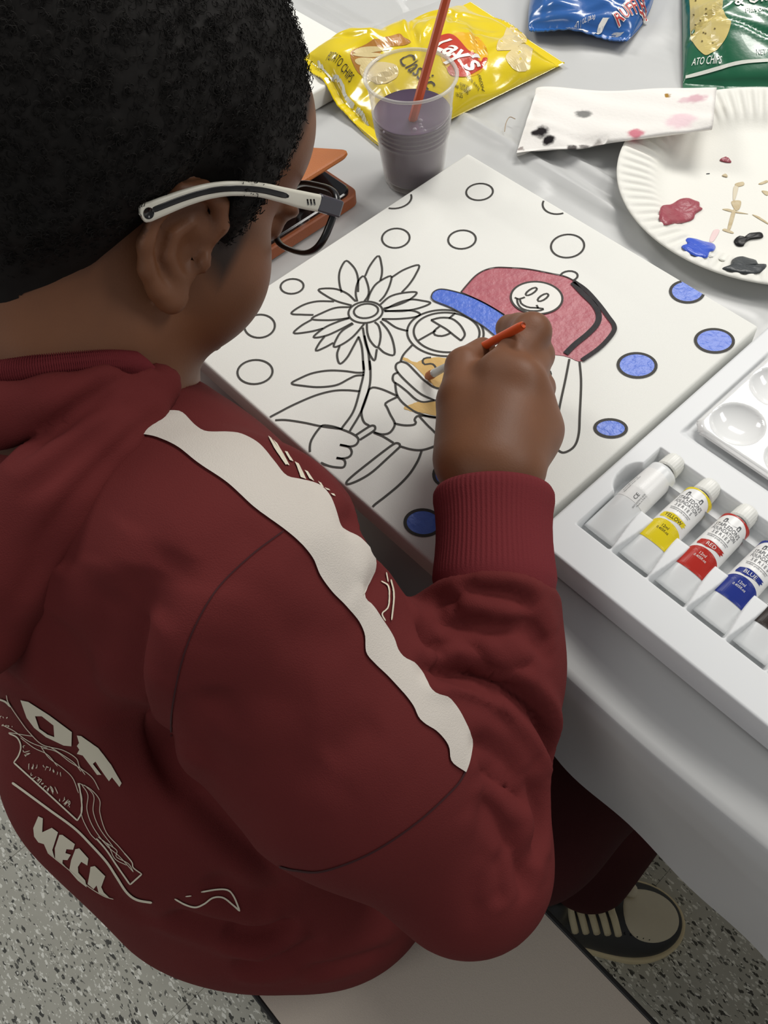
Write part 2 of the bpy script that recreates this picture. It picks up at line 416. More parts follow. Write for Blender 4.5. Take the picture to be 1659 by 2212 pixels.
def c6(L): return [(440 + x / 2.9625, 780 + y / 2.9625) for x, y in L]
ZL = CT + .00045
def lines_obj(name, lines, w, z=ZL, mt=None):
    v, f = canvas_lines(lines, w, z); return obj(name, mesh_from(name, v, f), mt or M_INK, canvas, False)
LW = .0016
flower = [c4(l) for l in [
 [(1000, 905), (1000, 825), (985, 770), (955, 730), (922, 710), (890, 760), (880, 810), (885, 865), (897, 908)],
 [(1045, 805), (1075, 740), (1128, 678), (1148, 740), (1150, 790), (1140, 835)], [(1210, 815), (1290, 765), (1382, 737), (1360, 800), (1320, 860), (1275, 908)],
 [(995, 965), (985, 910), (1000, 840), (1035, 805), (1058, 850), (1068, 900), (1060, 935), (1040, 963)], [(1060, 960), (1080, 905), (1120, 850), (1205, 805), (1200, 860), (1170, 925), (1135, 965)],
 [(985, 965), (930, 915), (850, 885), (752, 890), (800, 930), (870, 965), (960, 990)], [(1140, 985), (1200, 935), (1280, 912), (1368, 908), (1330, 950), (1255, 985), (1160, 1010)],
 [(1160, 1020), (1250, 975), (1330, 953), (1400, 960), (1455, 975), (1390, 1005), (1290, 1025), (1165, 1025)], [(1165, 1027), (1330, 1022), (1390, 1045), (1350, 1065), (1250, 1075), (1150, 1075)],
 [(850, 965), (740, 965), (650, 990), (580, 1040), (650, 1048), (720, 1050)], [(955, 1000), (860, 1005), (780, 1035), (708, 1075), (800, 1083), (880, 1078), (945, 1068)],
 [(708, 1080), (640, 1120), (597, 1165), (700, 1155), (780, 1135)], [(945, 1070), (880, 1090), (790, 1130), (720, 1190), (800, 1180), (890, 1140), (965, 1100)],
 [(790, 1185), (755, 1230), (735, 1275), (790, 1255), (845, 1225)], [(970, 1105), (900, 1150), (865, 1200), (848, 1250), (900, 1235), (970, 1185), (1040, 1105)],
 [(885, 1245), (868, 1300), (885, 1357), (930, 1320), (970, 1250), (1005, 1185)], [(1055, 1105), (1058, 1160), (1075, 1210), (1110, 1250), (1130, 1245), (1142, 1180), (1130, 1120), (1105, 1095)],
 [(1140, 1090), (1190, 1150), (1220, 1220), (1227, 1300), (1170, 1290), (1128, 1255)], [(1150, 1078), (1180, 1090), (1240, 1130), (1315, 1152)], [(1040, 1180), (1060, 1260), (1080, 1310), (1105, 1335), (1118, 1265)],
 [(1005, 1190), (1025, 1260), (1035, 1397)], [(1030, 1130), (1045, 1220), (1065, 1290), (1075, 1397)]]]
flower += [ellp(430 + 1050 / 2.9105, 320 + 1025 / 2.9105, 77 / 2.91, 45 / 2.91, -.12) , ellp(430 + 1047 / 2.9105, 320 + 1033 / 2.9105, 108 / 2.91, 67 / 2.91, -.1)]
for i in (-1, -2): flower[i] = flower[i] + flower[i][:1]
flower += [c6(l) for l in [[(1020, 0), (1025, 70), (1005, 165), (960, 320), (885, 430)], [(1062, 0), (1068, 60), (1060, 170), (1010, 320), (935, 450)],
 [(1027, 75), (975, 75), (900, 65), (800, 62), (700, 78), (620, 110), (563, 145), (640, 160), (740, 168), (850, 155), (930, 115), (975, 95), (1027, 92)]]]
lines_obj('flower_outline', flower, LW)
figure = [c6(l) for l in [
 [(1000, 195), (920, 188), (830, 192), (720, 220), (600, 270), (500, 320), (405, 378), (520, 378), (640, 395), (750, 418), (890, 437)],
 [(750, 420), (715, 465), (685, 520), (680, 575), (690, 605), (730, 640), (800, 672), (860, 682), (895, 680), (907, 655), (895, 630), (850, 620)], [(850, 622), (890, 625), (930, 615), (948, 590), (940, 560), (915, 545), (872, 537)],
 [(872, 537), (930, 548), (970, 540), (990, 515), (985, 490), (950, 465), (890, 440), (830, 420), (770, 412), (750, 420)], [(665, 605), (690, 610)],
 [(975, 475), (1060, 420), (1090, 415), (1098, 430), (1085, 450), (1000, 505)], [(1060, 180), (1090, 170), (1150, 185), (1240, 225)], [(1060, 180), (1030, 260), (1010, 330), (1025, 390), (1060, 415)],
 [(1085, 455), (1140, 470), (1190, 460), (1220, 420), (1220, 390), (1195, 345), (1175, 300), (1165, 270), (1240, 230)], [(1220, 400), (1280, 412), (1340, 410), (1358, 395), (1350, 375), (1380, 350), (1490, 362)],
 [(1380, 355), (1430, 410), (1480, 460), (1540, 540)], [(1090, 460), (1150, 485), (1215, 525)],
 [(1258, 548), (1180, 620), (1080, 710), (1000, 760), (930, 788), (915, 775), (960, 730), (1060, 650), (1150, 580), (1220, 530), (1250, 530), (1258, 548)],
 [(1262, 548), (1330, 567), (1400, 570), (1480, 545), (1580, 500)], [(1395, 575), (1370, 640), (1320, 720), (1250, 795), (1160, 870), (1090, 925), (1068, 962)]]]
figure += [c5(l) for l in [
 [(80, 715), (50, 730), (45, 760), (70, 800), (130, 860), (200, 920), (260, 950), (310, 965), (420, 950)], [(80, 715), (120, 730), (170, 780), (230, 840), (290, 880), (360, 890), (450, 880)],
 [(60, 785), (30, 800), (28, 840), (70, 870), (120, 910), (170, 955), (220, 975), (290, 965)], [(40, 850), (50, 920), (80, 970), (140, 1020), (200, 1050), (300, 1075), (480, 1070)], [(150, 610), (95, 670), (75, 715)],
 [(270, 450), (330, 435), (400, 440), (450, 475), (480, 520), (485, 550), (462, 582)], [(462, 582), (420, 550), (370, 510), (320, 480), (270, 450)], [(325, 490), (290, 520), (295, 545), (340, 552), (380, 540), (395, 530)],
 [(190, 580), (300, 518)], [(385, 440), (425, 405)], [(270, 690), (230, 695), (215, 715), (230, 735), (260, 730), (285, 735), (300, 755)],
 [(1040, 675), (1025, 720), (1015, 765)], [(1005, 765), (1035, 785), (1030, 830)], [(1155, 700), (1130, 830), (1090, 1020), (1070, 1180), (1070, 1275)], [(1220, 715), (1230, 850), (1222, 1050), (1215, 1180), (1185, 1260), (1120, 1298), (1070, 1275)]]]
for e in (ellp(840 + 362 / 2.9625, 540 + 533 / 2.9625, 245 / 2.9625, 148 / 2.9625, .04), ellp(840 + 370 / 2.9625, 540 + 529 / 2.9625, 211 / 2.9625, 127 / 2.9625, .04)): figure.append(e + e[:1])
lines_obj('figure_outline', figure, LW)
bub = [(1036, 415, 29, 18), (852, 428, 37, 23), (1205, 441, 33, 22), (855, 515, 30, 21), (998, 518, 30, 20), (1226, 532, 36, 25), (631, 619, 25, 16), (561, 705, 33, 25), (551, 804, 38, 26), (1229, 597, 19, 11)]
for x, y, a_, b_ in bub:
    e = ellp(x, y, a_, b_, -.08); lines_obj('bubble_outline', [e + e[:1]], LW)
for x, y, a_, b_ in [(1484, 631, 36, 23), (1543, 737, 41, 25), (1376, 790, 41, 26), (1319, 926, 34, 19), (914, 1130, 39, 28), (957, 1026, 20, 22)]:
    e = ellp(x, y, a_, b_, .05); lines_obj('bubble_outline', [e + e[:1]], .0022, CT + .0006)
    paint('blue_dot', ellp(x, y, a_ - 1, b_ - 1, .05), M_BLUE, CT + .0005, False)
cap = c5([(460, 275), (560, 165), (660, 120), (780, 118), (900, 128), (1040, 155), (1130, 175), (1210, 215), (1300, 300), (1380, 390), (1440, 460), (1450, 520), (1400, 590), (1320, 660), (1230, 715), (1140, 685), (1040, 672), (960, 655), (880, 560), (760, 440), (640, 360), (540, 310)])
paint('red_cap_paint', cap, M_RED, CT + .0005, True, 90, .7)
paint('blue_brim_paint', c5([(272, 300), (290, 270), (340, 255), (440, 275), (540, 310), (640, 360), (740, 420), (800, 470), (850, 540), (800, 600), (720, 590), (680, 555), (600, 490), (500, 430), (400, 375), (300, 335)]), M_BLUE, CT + .0007, True, 80, .6)
paint('badge_circle', c5(ellp(945, 312, 165, 103, .06)), M_WHITEP, CT + .0009, False)
sm = [c5(l) for l in [ellp(945, 312, 165, 103, .06) + [ellp(945, 312, 165, 103, .06)[0]], ellp(911, 272, 42, 15, -.55, 20) + ellp(911, 272, 42, 15, -.55, 20)[:1], ellp(986, 310, 40, 16, -.55, 20) + ellp(986, 310, 40, 16, -.55, 20)[:1],
 [(805, 310), (832, 320), (870, 308)], [(820, 318), (825, 350), (850, 380), (900, 395), (960, 395), (990, 385)], [(838, 322), (848, 350), (890, 372), (940, 376), (960, 378), (990, 383)], [(945, 358), (955, 380)]]]
lines_obj('badge_face', sm, LW, CT + .0011)
lines_obj('cap_edge', [cap[:8], cap[-6:] + cap[:1], c5([(275, 318), (272, 300), (290, 270), (340, 255), (440, 275), (540, 310), (640, 360), (740, 420)]), c5([(275, 318), (300, 335), (400, 375), (500, 430), (600, 490), (680, 555)])], .0010, CT + .0010)
lines_obj('cap_strap', [c5([(1175, 215), (1240, 285), (1310, 355), (1342, 420), (1330, 480), (1270, 545), (1190, 610), (1130, 670)])], .0044, CT + .0012, M_BLACKP)
lines_obj('cap_strap', [c5([(1180, 205), (1260, 262), (1340, 350), (1400, 430), (1440, 490), (1430, 540), (1350, 630), (1235, 712)])], .0036, CT + .0012, M_BLACKP)
paint('tan_face_paint', c5([(85, 700), (110, 690), (170, 720), (230, 700), (300, 690), (360, 695), (420, 720), (420, 860), (330, 888), (280, 860), (220, 800), (160, 740)]), M_TAN, CT + .00035, True, 50, .8)
paint('tan_chin_paint', c5([(95, 1010), (150, 985), (200, 970), (300, 972), (420, 975), (420, 1065), (300, 1062), (200, 1040), (130, 1030)]), M_TAN, CT + .00035, True, 50, .8)
# ------------------------------------------------------------------ second canvas at the far left
can2 = empty('blank_canvas', 'blank white stretched canvas partly under the yellow chip bag', 'canvas', (-.1695 - CW / 2, .3625 - CH / 2, TZ))
o = obj('stretched_cloth', canvas_box('stretched_cloth'), M_CANVAS, can2, True, (0, 0, CT / 2 + .0006)); sharp(o, 40)
# ------------------------------------------------------------------ the boy
M_SKIN, _nt, _b = new_mat('skin')
def _skin():
    nt, b = _nt, _b
    tc = nt.nodes.new('ShaderNodeTexCoord'); at = nt.nodes.new('ShaderNodeAttribute'); at.attribute_name = 'tone'
    n = nt.nodes.new('ShaderNodeTexNoise'); n.inputs['Scale'].default_value = 22; n.inputs['Detail'].default_value = 5
    nt.links.new(tc.outputs['Object'], n.inputs['Vector'])
    mx = nt.nodes.new('ShaderNodeMix'); mx.data_type = 'RGBA'
    mx.inputs[6].default_value = (*lin((130, 84, 55)), 1); mx.inputs[7].default_value = (*lin((104, 68, 47)), 1)
    nt.links.new(n.outputs['Fac'], mx.inputs[0])
    m2 = nt.nodes.new('ShaderNodeMix'); m2.data_type = 'RGBA'; m2.inputs[7].default_value = (*lin((33, 25, 20)), 1)
    nt.links.new(mx.outputs[2], m2.inputs[6]); nt.links.new(at.outputs['Fac'], m2.inputs[0])
    nt.links.new(m2.outputs[2], b.inputs['Base Color'])
    b.inputs['Roughness'].default_value = 0.52; b.inputs['Specular IOR Level'].default_value = 0.35
    b.inputs['Subsurface Weight'].default_value = 0.06; b.inputs['Subsurface Scale'].default_value = 0.004
    b.inputs['Subsurface Radius'].default_value = (1, 0.4, 0.2)
    n2 = nt.nodes.new('ShaderNodeTexNoise'); n2.inputs['Scale'].default_value = 900
    nt.links.new(tc.outputs['Object'], n2.inputs['Vector'])
    bp = nt.nodes.new('ShaderNodeBump'); bp.inputs['Strength'].default_value = 0.15; bp.inputs['Distance'].default_value = 0.0005
    nt.links.new(n2.outputs['Fac'], bp.inputs['Height']); nt.links.new(bp.outputs['Normal'], b.inputs['Normal'])
_skin()
def cloth_mat(name, c1, c2, rough=0.85):
    return mat(name, c1, rough, col2=c2, scale=14, bump=0.35, bscale=1400, sheen=0.0, spec=0.12)
M_MAROON = cloth_mat('maroon_fleece', (110, 45, 44), (96, 38, 38))
M_MAROON2 = cloth_mat('maroon_rib', (120, 47, 51), (106, 40, 44))
M_STRIPE = cloth_mat('white_satin_stripe', (222, 214, 204), (212, 204, 194), 0.6)
M_PANTS = cloth_mat('dark_maroon_pants', (62, 26, 26), (52, 20, 22))
M_PRINT = mat('cream_print', (226, 218, 196), 0.6)
M_SEAM = mat('dark_seam', (58, 16, 20), 0.9)

person = empty('person', 'child in maroon hoodie and glasses leaning over the canvas, painting with the right hand', 'person', (0.25, -0.16, 0.43))
def child(o):            # geometry is built in world space, then parented
    o.parent = person; o.matrix_parent_inverse = Matrix.Translation(-Vector(person.location)); return o

# --- pose (world metres)
NECKB = A(.112, -.105, .862)
RSH, REL, RWR = A(.243, -.118, .842), A(.411, -.108, .702), A(.282, .046, .806)
LSH = A(-.035, -.10, .81)
# head frame from the photograph's view of the glasses: forward, right, up
th = math.radians(44)
_f = A(math.cos(th), 0.0, math.sin(th)); _r1 = 1 / math.sqrt(1 + .69 ** 2 + 1 / math.tan(th) ** 2)
_r = A(_r1, .69 * _r1, -_r1 / math.tan(th)); _u = np.cross(_r, _f)
_ro = math.radians(1); _RZ = np.array([[math.cos(_ro), -math.sin(_ro), 0], [math.sin(_ro), math.cos(_ro), 0], [0, 0, 1]])
_f, _r, _u = _RZ @ _f, _RZ @ _r, _RZ @ _u
HF, HR, HU = RC.T @ _f, RC.T @ _r, RC.T @ _u
HB = np.stack([HR, HF, HU], 1)             # local -> world columns
HS = 1.05                                  # head size
EARP = atd(398, 545, .468)
HC = EARP - HR * .076 * HS - HF * .006 * HS + HU * .013 * HS
def hl(p): return (p - HC) @ HB / HS       # world -> head local
def hw(q): return HC + np.asarray(q, float) @ HB.T * HS
def cran(q): return ell_sd(q, (0, -.010, .040), (.0735, .0985, .085))
HLY = np.array([-.11, -.09, -.06, -.028, -.008, .002, .020, .024, .034, .042, .058, .070, .09, .11])
HLZ = np.array([-.076, -.072, -.060, -.036, -.001, .020, .015, -.023, -.031, -.010, .030, .064, .084, .09])
def hair_up(q): return q[:, 2] - np.interp(q[:, 1], HLY, HLZ)
EAR_PTS = [(.002, .004, .002), (.006, .009, .018), (.008, .004, .031), (.010, -.009, .036), (.011, -.023, .031), (.012, -.033, .016), (.012, -.036, -.003), (.010, -.031, -.018), (.007, -.021, -.029), (.005, -.009, -.035)]
EAR_T = np.array([[.985, .17, 0], [-.17, .985, 0], [0, 0, 1]])
def ear_sd(q):
    e = ((q - A(.070, .016, -.011)) / .80) @ EAR_T
    d = chain_sd(e, [A(*p) for p in EAR_PTS], [.0035, .0046, .0050, .0052, .0052, .0052, .0052, .0052, .0054, .0062], .003)
    d = smin(d, ell_sd(e, (.003, -.014, .000), (.0050, .020, .033)), .005)
    d = smax(d, -ell_sd(e, (.0105, -.004, -.003), (.0085, .0105, .0135)), .004)
    d = smax(d, -chain_sd(e, [A(.012, -.004, .024), A(.0125, -.017, .023), A(.013, -.027, .009), A(.0125, -.029, -.006)], [.0022, .0026, .0026, .002], .002), .003)
    d = smin(d, chain_sd(e, [A(.0075, -.010, .016), A(.0090, -.0195, .006), A(.0085, -.0195, -.008), A(.0062, -.010, -.018)], [.0026, .0034, .0036, .0036], .002), .004)
    d = smin(d, ell_sd(e, (.0050, .0045, -.006), (.0045, .0045, .0070)), .003)     # tragus
    d = smin(d, ell_sd(e, (.0045, -.010, -.031), (.0050, .0110, .0100)), .005)     # lobe
    return d * .80
def neck_sd(p): return chain_sd(p, [hw((0, -.026, -.03)), hw((0, -.030, -.075)), NECKB + A(0, -.012, 0), A(.13, -.12, .78)], [.050, .047, .050, .09], .03)
def head_sd(p):
    q = hl(p); d = cran(q)
    d = smin(d, ell_sd(q, (0, .026, -.034), (.056, .054, .064)), .03)
    d = smin(d, ell_sd(q, (0, .060, .050), (.060, .036, .048)), .02)               # forehead
    for s in (-1, 1):
        d = smin(d, seg_sd(q, A(s * .046, .004, -.058), A(s * .010, .046, -.089), .018, .016), .025)   # jaw
        d = smin(d, ell_sd(q, (s * .036, .044, -.026), (.034, .036, .040)), .02)                       # cheek
        d = smax(d, -ell_sd(q, (s * .032, .094, .006), (.026, .018, .011)), .012)                      # eye socket
        d = smin(d, ell_sd(q, (s * .028, .079, .006), (.013, .009, .0095)), .004)                     # eyeball with lid
        d = smin(d, ell_sd(q, (s * .029, .084, .018), (.018, .008, .006)), .008)                       # brow
    d = smin(d, seg_sd(q, A(0, .085, .004), A(0, .095, -.028), .006, .0090), .008)
    for s in (-1, 1): d = smin(d, ell_sd(q, (s * .010, .089, -.031), (.0075, .009, .007)), .005)
    d = smin(d, ell_sd(q, (0, .079, -.060), (.023, .009, .006)), .005)
    d = smin(d, ell_sd(q, (0, .076, -.070), (.020, .009, .007)), .005)
    d = smax(d, -seg_sd(q, A(-.020, .087, -.065), A(.020, .087, -.065), .0022, .0022), .003)
    d = smin(d, ell_sd(q, (0, .054, -.093), (.018, .016, .015)), .012)
    ear = np.minimum(ear_sd(q), ear_sd(q * A(-1, 1, 1)))
    d = smin(d, ear, .005)
    return smin(d, neck_sd(p), .028)
V, Fq = sdf_mesh(head_sd, HC - .19, HC + .17, .0022)
keep = (V[Fq].mean(1) @ A(0, 0, 1)) > .80
Fq = Fq[keep]
HEADV, HEADF = relax(V, Fq, 1, .4), Fq

# --- right hand
def hz(px, py, z): return atz(px, py, z)
HANDP = dict(
    wr=[hz(1070, 1085, .806), hz(1020, 1010, .806), hz(1055, 1005, .809), hz(1090, 1005, .808), hz(1112, 1010, .803)],
    im=hz(1078, 818, .815), mm=hz(1122, 832, .817), rm=hz(1142, 866, .809), pm=hz(1146, 922, .799),
    ip=hz(1148, 718, .819), id=hz(1122, 712, .804), it=hz(1100, 709, .797),
    mp=hz(1158, 768, .803), md=hz(1120, 778, .782), mt=hz(1085, 800, .772),
    rp=hz(1162, 838, .789), rd=hz(1130, 850, .770), rt=hz(1095, 865, .766),
    pp=hz(1158, 900, .778), pd=hz(1140, 915, .764), pt=hz(1110, 925, .761),
    tb=hz(1012, 985, .803), tm=hz(1001, 868, .806), ti=hz(1003, 792, .806), tt=hz(1042, 758, .800))
def hand_sd(p):
    H = HANDP; w = H['wr']
    up = A(.1, .05, .99); up /= np.linalg.norm(up)
    d = seg_sd(p, A(.318, .004, .774), w[0] + A(0, 0, -.002), .029, .0262, (up, .82))
    for o, m, r0, r1 in ((w[1], H['im'], .021, .0145), (w[2], H['mm'], .021, .0145), (w[3], H['rm'], .020, .0140), (w[4], H['pm'], .018, .0125)):
        d = smin(d, seg_sd(p, o, m, r0, r1), .012)
    d = smin(d, ell_sd(p, hz(1085, 930, .796), (.030, .034, .018)), .02)
    d = smin(d, ell_sd(p, hz(1138, 985, .785), (.011, .030, .019)), .014)
    fing = [([H['im'], H['ip'], H['id'], H['it']], [.0140, .0128, .0108, .0096]),
            ([H['mm'], H['mp'], H['md'], H['mt']], [.0140, .0118, .0105, .0092]),
            ([H['rm'], H['rp'], H['rd'], H['rt']], [.0130, .0112, .0098, .0088]),
            ([H['pm'], H['pp'], H['pd'], H['pt']], [.0118, .0100, .0088, .0080])]
    for pts, rr in fing:
        d = smin(d, chain_sd(p, pts, rr, .003), .0045)
    thumb = chain_sd(p, [H['tb'], H['tm'], H['ti'], H['tt']], [.022, .0168, .0122, .0092], .004)
    d = smin(d, thumb, .007)
    nk = (H['im'] + A(0, 0, .016))
    d = smin(d, ell_sd(p, H['im'] + A(.001, .001, .004), (.013, .013, .0125)), .01)
    d = smin(d, ell_sd(p, H['mm'] + A(.001, .001, .004), (.012, .012, .0122)), .01)
    return d
V, Fq = sdf_mesh(hand_sd, A(.12, -.03, .74), A(.36, .20, .86), .0016)
HANDV, HANDF = relax(V, Fq, 2, .4), Fq

def bench_sd(p):      # the seat the child sits on
    q = np.stack([np.abs(p[:, 1] + .149) - .111, p[:, 2] - .4325], 1); return np.minimum(q.max(1), 0) + np.linalg.norm(np.maximum(q, 0), axis=1)
# --- trunk and arms under the clothes (coarse, joins head and hand into one figure)
def trunk_sd(p): return np.maximum(trunk0_sd(p), -bench_sd(p))
def trunk0_sd(p):
    d = chain_sd(p, [A(.25, -.155, .50), A(.195, -.165, .62), A(.15, -.13, .75), NECKB], [.09, .08, .075, .045], .03)
    d = smin(d, chain_sd(p, [A(.14, -.12, .80), RSH, REL, RWR], [.05, .045, .032, .016], .02), .03)
    d = smin(d, chain_sd(p, [A(.12, -.10, .80), LSH, A(-.07, -.11, .62), A(.02, .03, .56)], [.05, .045, .032, .024], .02), .03)
    for hip, kn, an in ((A(.320, -.09, .495), A(.398, .235, .472), A(.432, .085, .12)), (A(.21, -.10, .50), A(.205, .25, .475), A(.19, .17, .14))):
        d = smin(d, chain_sd(p, [hip, kn, an], [.045, .042, .032], .02), .02)
    return d
V, Fq = sdf_mesh(trunk_sd, A(-.16, -.30, .05), A(.52, .32, .92), .009)
TRV, TRF = V, Fq
BV = np.concatenate([HEADV, HANDV, TRV]); BF = np.concatenate([HEADF, HANDF + len(HEADV), TRF + len(HEADV) + len(HANDV)])
me = mesh_from('body', BV, BF)
tone = np.zeros(len(BV)); q = hl(HEADV); hu = hair_up(q)
onhead = (np.abs(q[:, 0]) < .0765) | (q[:, 1] < -.02)
tone[:len(HEADV)] = np.where(onhead, np.clip(hu / .016 + .12, 0, 1) * .92, 0)
for s in (-1, 1):      # eyebrows
    bx = ell_sd(q, (s * .031, .094, .021), (.019, .012, .0035)); tone[:len(HEADV)] = np.maximum(tone[:len(HEADV)], np.where(bx < 0, .85, 0))
at = me.attributes.new('tone', 'FLOAT', 'POINT'); at.data.foreach_set('value', tone.astype(np.float32))
body = child(obj('body', me, M_SKIN))

# --- hair
M_HAIR = mat('black_curly_hair', (30, 27, 24), 0.75, col2=(18, 15, 13), scale=120, spec=0.25)
def hair_sd(p):
    q = hl(p); hu = hair_up(q)
    t = np.clip(.42 * hu + .0003, -.006, np.interp(q[:, 1], [.03, .085], [.0165, .009]))
    n = .0016 * (np.sin(q[:, 0] * 430 + 3 * np.sin(q[:, 2] * 210)) * np.sin(q[:, 1] * 390 + 2 * np.sin(q[:, 0] * 250)) * np.sin(q[:, 2] * 410))
    return smin(cran(q), neck_sd(p), .028) - t - n * np.clip(hu / .02, 0, 1)
V, Fq = sdf_mesh(hair_sd, HC - .14, HC + .18, .0028)
hu = hair_up(hl(V)); Fq = Fq[(hu[Fq].mean(1) > .0)]
N = vnormals(V, Fq)
def hair_curls(n):
    ar = np.linalg.norm(np.cross(V[Fq[:, 2]] - V[Fq[:, 0]], V[Fq[:, 3]] - V[Fq[:, 1]]), axis=1)
    fi = nr.choice(len(Fq), n, p=ar / ar.sum()); w = nr.dirichlet((1, 1, 1, 1), n)
    P0 = (V[Fq[fi]] * w[:, :, None]).sum(1); N0 = (N[Fq[fi]] * w[:, :, None]).sum(1)
    h0 = np.clip(hair_up(hl(P0)) / .03, .15, 1)
    rr = nr.normal(size=(n, 3)); T = np.cross(N0, rr); T /= np.linalg.norm(T, axis=1)[:, None]; Bn = np.cross(N0, T)
    K = 11; s = np.linspace(0, 1, K)
    turns = nr.uniform(1.0, 2.2, n); rad = nr.uniform(.0009, .0020, n) * h0; ln = nr.uniform(.002, .0055, n) * h0
    ph = s[None] * turns[:, None] * 2 * math.pi + nr.uniform(0, 6.28, n)[:, None]
    lean = T * nr.uniform(-.003, .003, n)[:, None] * h0[:, None]
    C = P0[:, None] - N0[:, None] * .0015 + N0[:, None] * (s[None, :, None] * ln[:, None, None]) + lean[:, None] * s[None, :, None] \
        + rad[:, None, None] * (np.cos(ph)[..., None] * T[:, None] + np.sin(ph)[..., None] * Bn[:, None])
    tr = .00022
    tang = np.gradient(C, axis=1); tang /= np.linalg.norm(tang, axis=2)[..., None] + 1e-9
    n1 = np.cross(tang, N0[:, None]); n1 /= np.linalg.norm(n1, axis=2)[..., None] + 1e-9; n2 = np.cross(tang, n1)
    VV = np.stack([C + tr * (math.cos(a) * n1 + math.sin(a) * n2) for a in (0, 2.094, 4.189)], 2).reshape(-1, 3)
    base = np.arange(n)[:, None, None] * K * 3 + np.arange(K - 1)[None, :, None] * 3
    q4 = np.stack([np.stack([base + j, base + (j + 1) % 3, base + 3 + (j + 1) % 3, base + 3 + j], -1) for j in range(3)], 2)
    return VV, q4.reshape(-1, 4)
CV, CF = hair_curls(14000)
hair = child(obj('hair', mesh_from('hair', np.concatenate([V, CV]), np.concatenate([Fq, CF + len(V)])), M_HAIR))
hair['kind'] = 'stuff'

# --- hoodie
XA, YA, ZA = A(1, 0, 0), A(0, 1, 0), A(0, 0, 1)
def hoodie_sd(p):
    d = seg_sd(p, A(.275, -.150, .475), A(.265, -.155, .50), .112, .118, (YA, .86))
    d = smin(d, seg_sd(p, A(.265, -.155, .50), A(.205, -.165, .63), .118, .118, (YA, .92)), .04)
    d = smin(d, seg_sd(p, A(.205, -.165, .63), A(.150, -.128, .765), .118, .112, (YA, .90)), .04)
    d = smin(d, seg_sd(p, A(.150, -.128, .765), NECKB + A(.0, -.02, -.035), .106, .056), .05)
    d = smin(d, seg_sd(p, A(.10, -.128, .795), LSH, .062, .062), .04)
    d = smin(d, seg_sd(p, A(.15, -.130, .800), RSH + A(0, -.002, -.004), .074, .073), .05)
    d = smin(d, seg_sd(p, A(.236, -.200, .515), A(.185, -.200, .625), .104, .100), .04)
    # right sleeve
    d = smin(d, chain_sd(p, [RSH, RSH * .45 + REL * .55 + A(-.004, -.006, -.004), REL], [.0755, .067, .046], .03), .013)
    d = smin(d, chain_sd(p, [REL, REL * .5 + RWR * .5 + A(.002, .0, .004), hz(1067, 1180, .800)], [.045, .043, .0405], .02), .02)
    # left sleeve
    d = smin(d, chain_sd(p, [LSH, A(-.07, -.11, .62), A(.02, .03, .56)], [.068, .055, .038], .03), .03)
    return d
def neck_hole(p): return seg_sd(p, NECKB + A(0, 0, -.03), hw((0, -.028, -.05)), .052, .056)
ca_, cb_ = hz(1066, 1060, .806), hz(1068, 1268, .794)     # cuff ends
def whole_sd(p):
    d = smax(smax(hoodie_sd(p), -neck_hole(p), .008), -bench_sd(p), .006)
    q = p - cb_; cut = q @ ((ca_ - cb_) / np.linalg.norm(ca_ - cb_)); near_ = np.linalg.norm(q, axis=1) < .10
    return np.where(near_, smax(d, cut, .008), d)
V, Fq = sdf_mesh(whole_sd, A(-.20, -.36, .33), A(.54, .16, .98), .0031)
V = relax(V, Fq, 3, .5)
def bvh_of(V, Fq): return BVHTree.FromPolygons([tuple(v) for v in V], [tuple(int(i) for i in f) for f in Fq])
def cast(bvh, px, py):
    d = ray(px, py); d = d / np.linalg.norm(d)
    h = bvh.ray_cast(Vector(CAM), Vector(d))
    if h[0] is None: return None, None
    n = np.array(h[1]); n = n if n @ d < 0 else -n
    return np.array(h[0]), n
def fold(V, N, bvh, pts, amp, wid, ridge=.35, taper=True):
    """press one crease (or raise one ridge) into the cloth along a line traced over its surface"""
    P = spline(pts, max(12, 6 * len(pts))); Q = []
    for x, y in P:
        h, n = cast(bvh, x, y)
        if h is not None: Q.append(h)
    Q = np.array(Q)
    if len(Q) < 4: return
    lo, hi = Q.min(0) - 4 * wid, Q.max(0) + 4 * wid
    idx = np.where(((V > lo) & (V < hi)).all(1))[0]
    best = np.full(len(idx), 1e9); bt = np.zeros(len(idx))
    for i in range(len(Q) - 1):
        a, b = Q[i], Q[i + 1]; ab = b - a
        t = np.clip(((V[idx] - a) @ ab) / (ab @ ab + 1e-12), 0, 1)
        d = np.linalg.norm(V[idx] - a - t[:, None] * ab, axis=1); m = d < best
        best[m] = d[m]; bt[m] = (i + t[m]) / (len(Q) - 1)
    tp = np.clip(np.minimum(bt, 1 - bt) * 5, 0, 1) ** .7 if taper else 1.0
    prof = -np.exp(-(best / wid) ** 2) + ridge * np.exp(-((best - 2.1 * wid) / (1.1 * wid)) ** 2)
    V[idx] += N[idx] * (amp * tp * prof)[:, None]
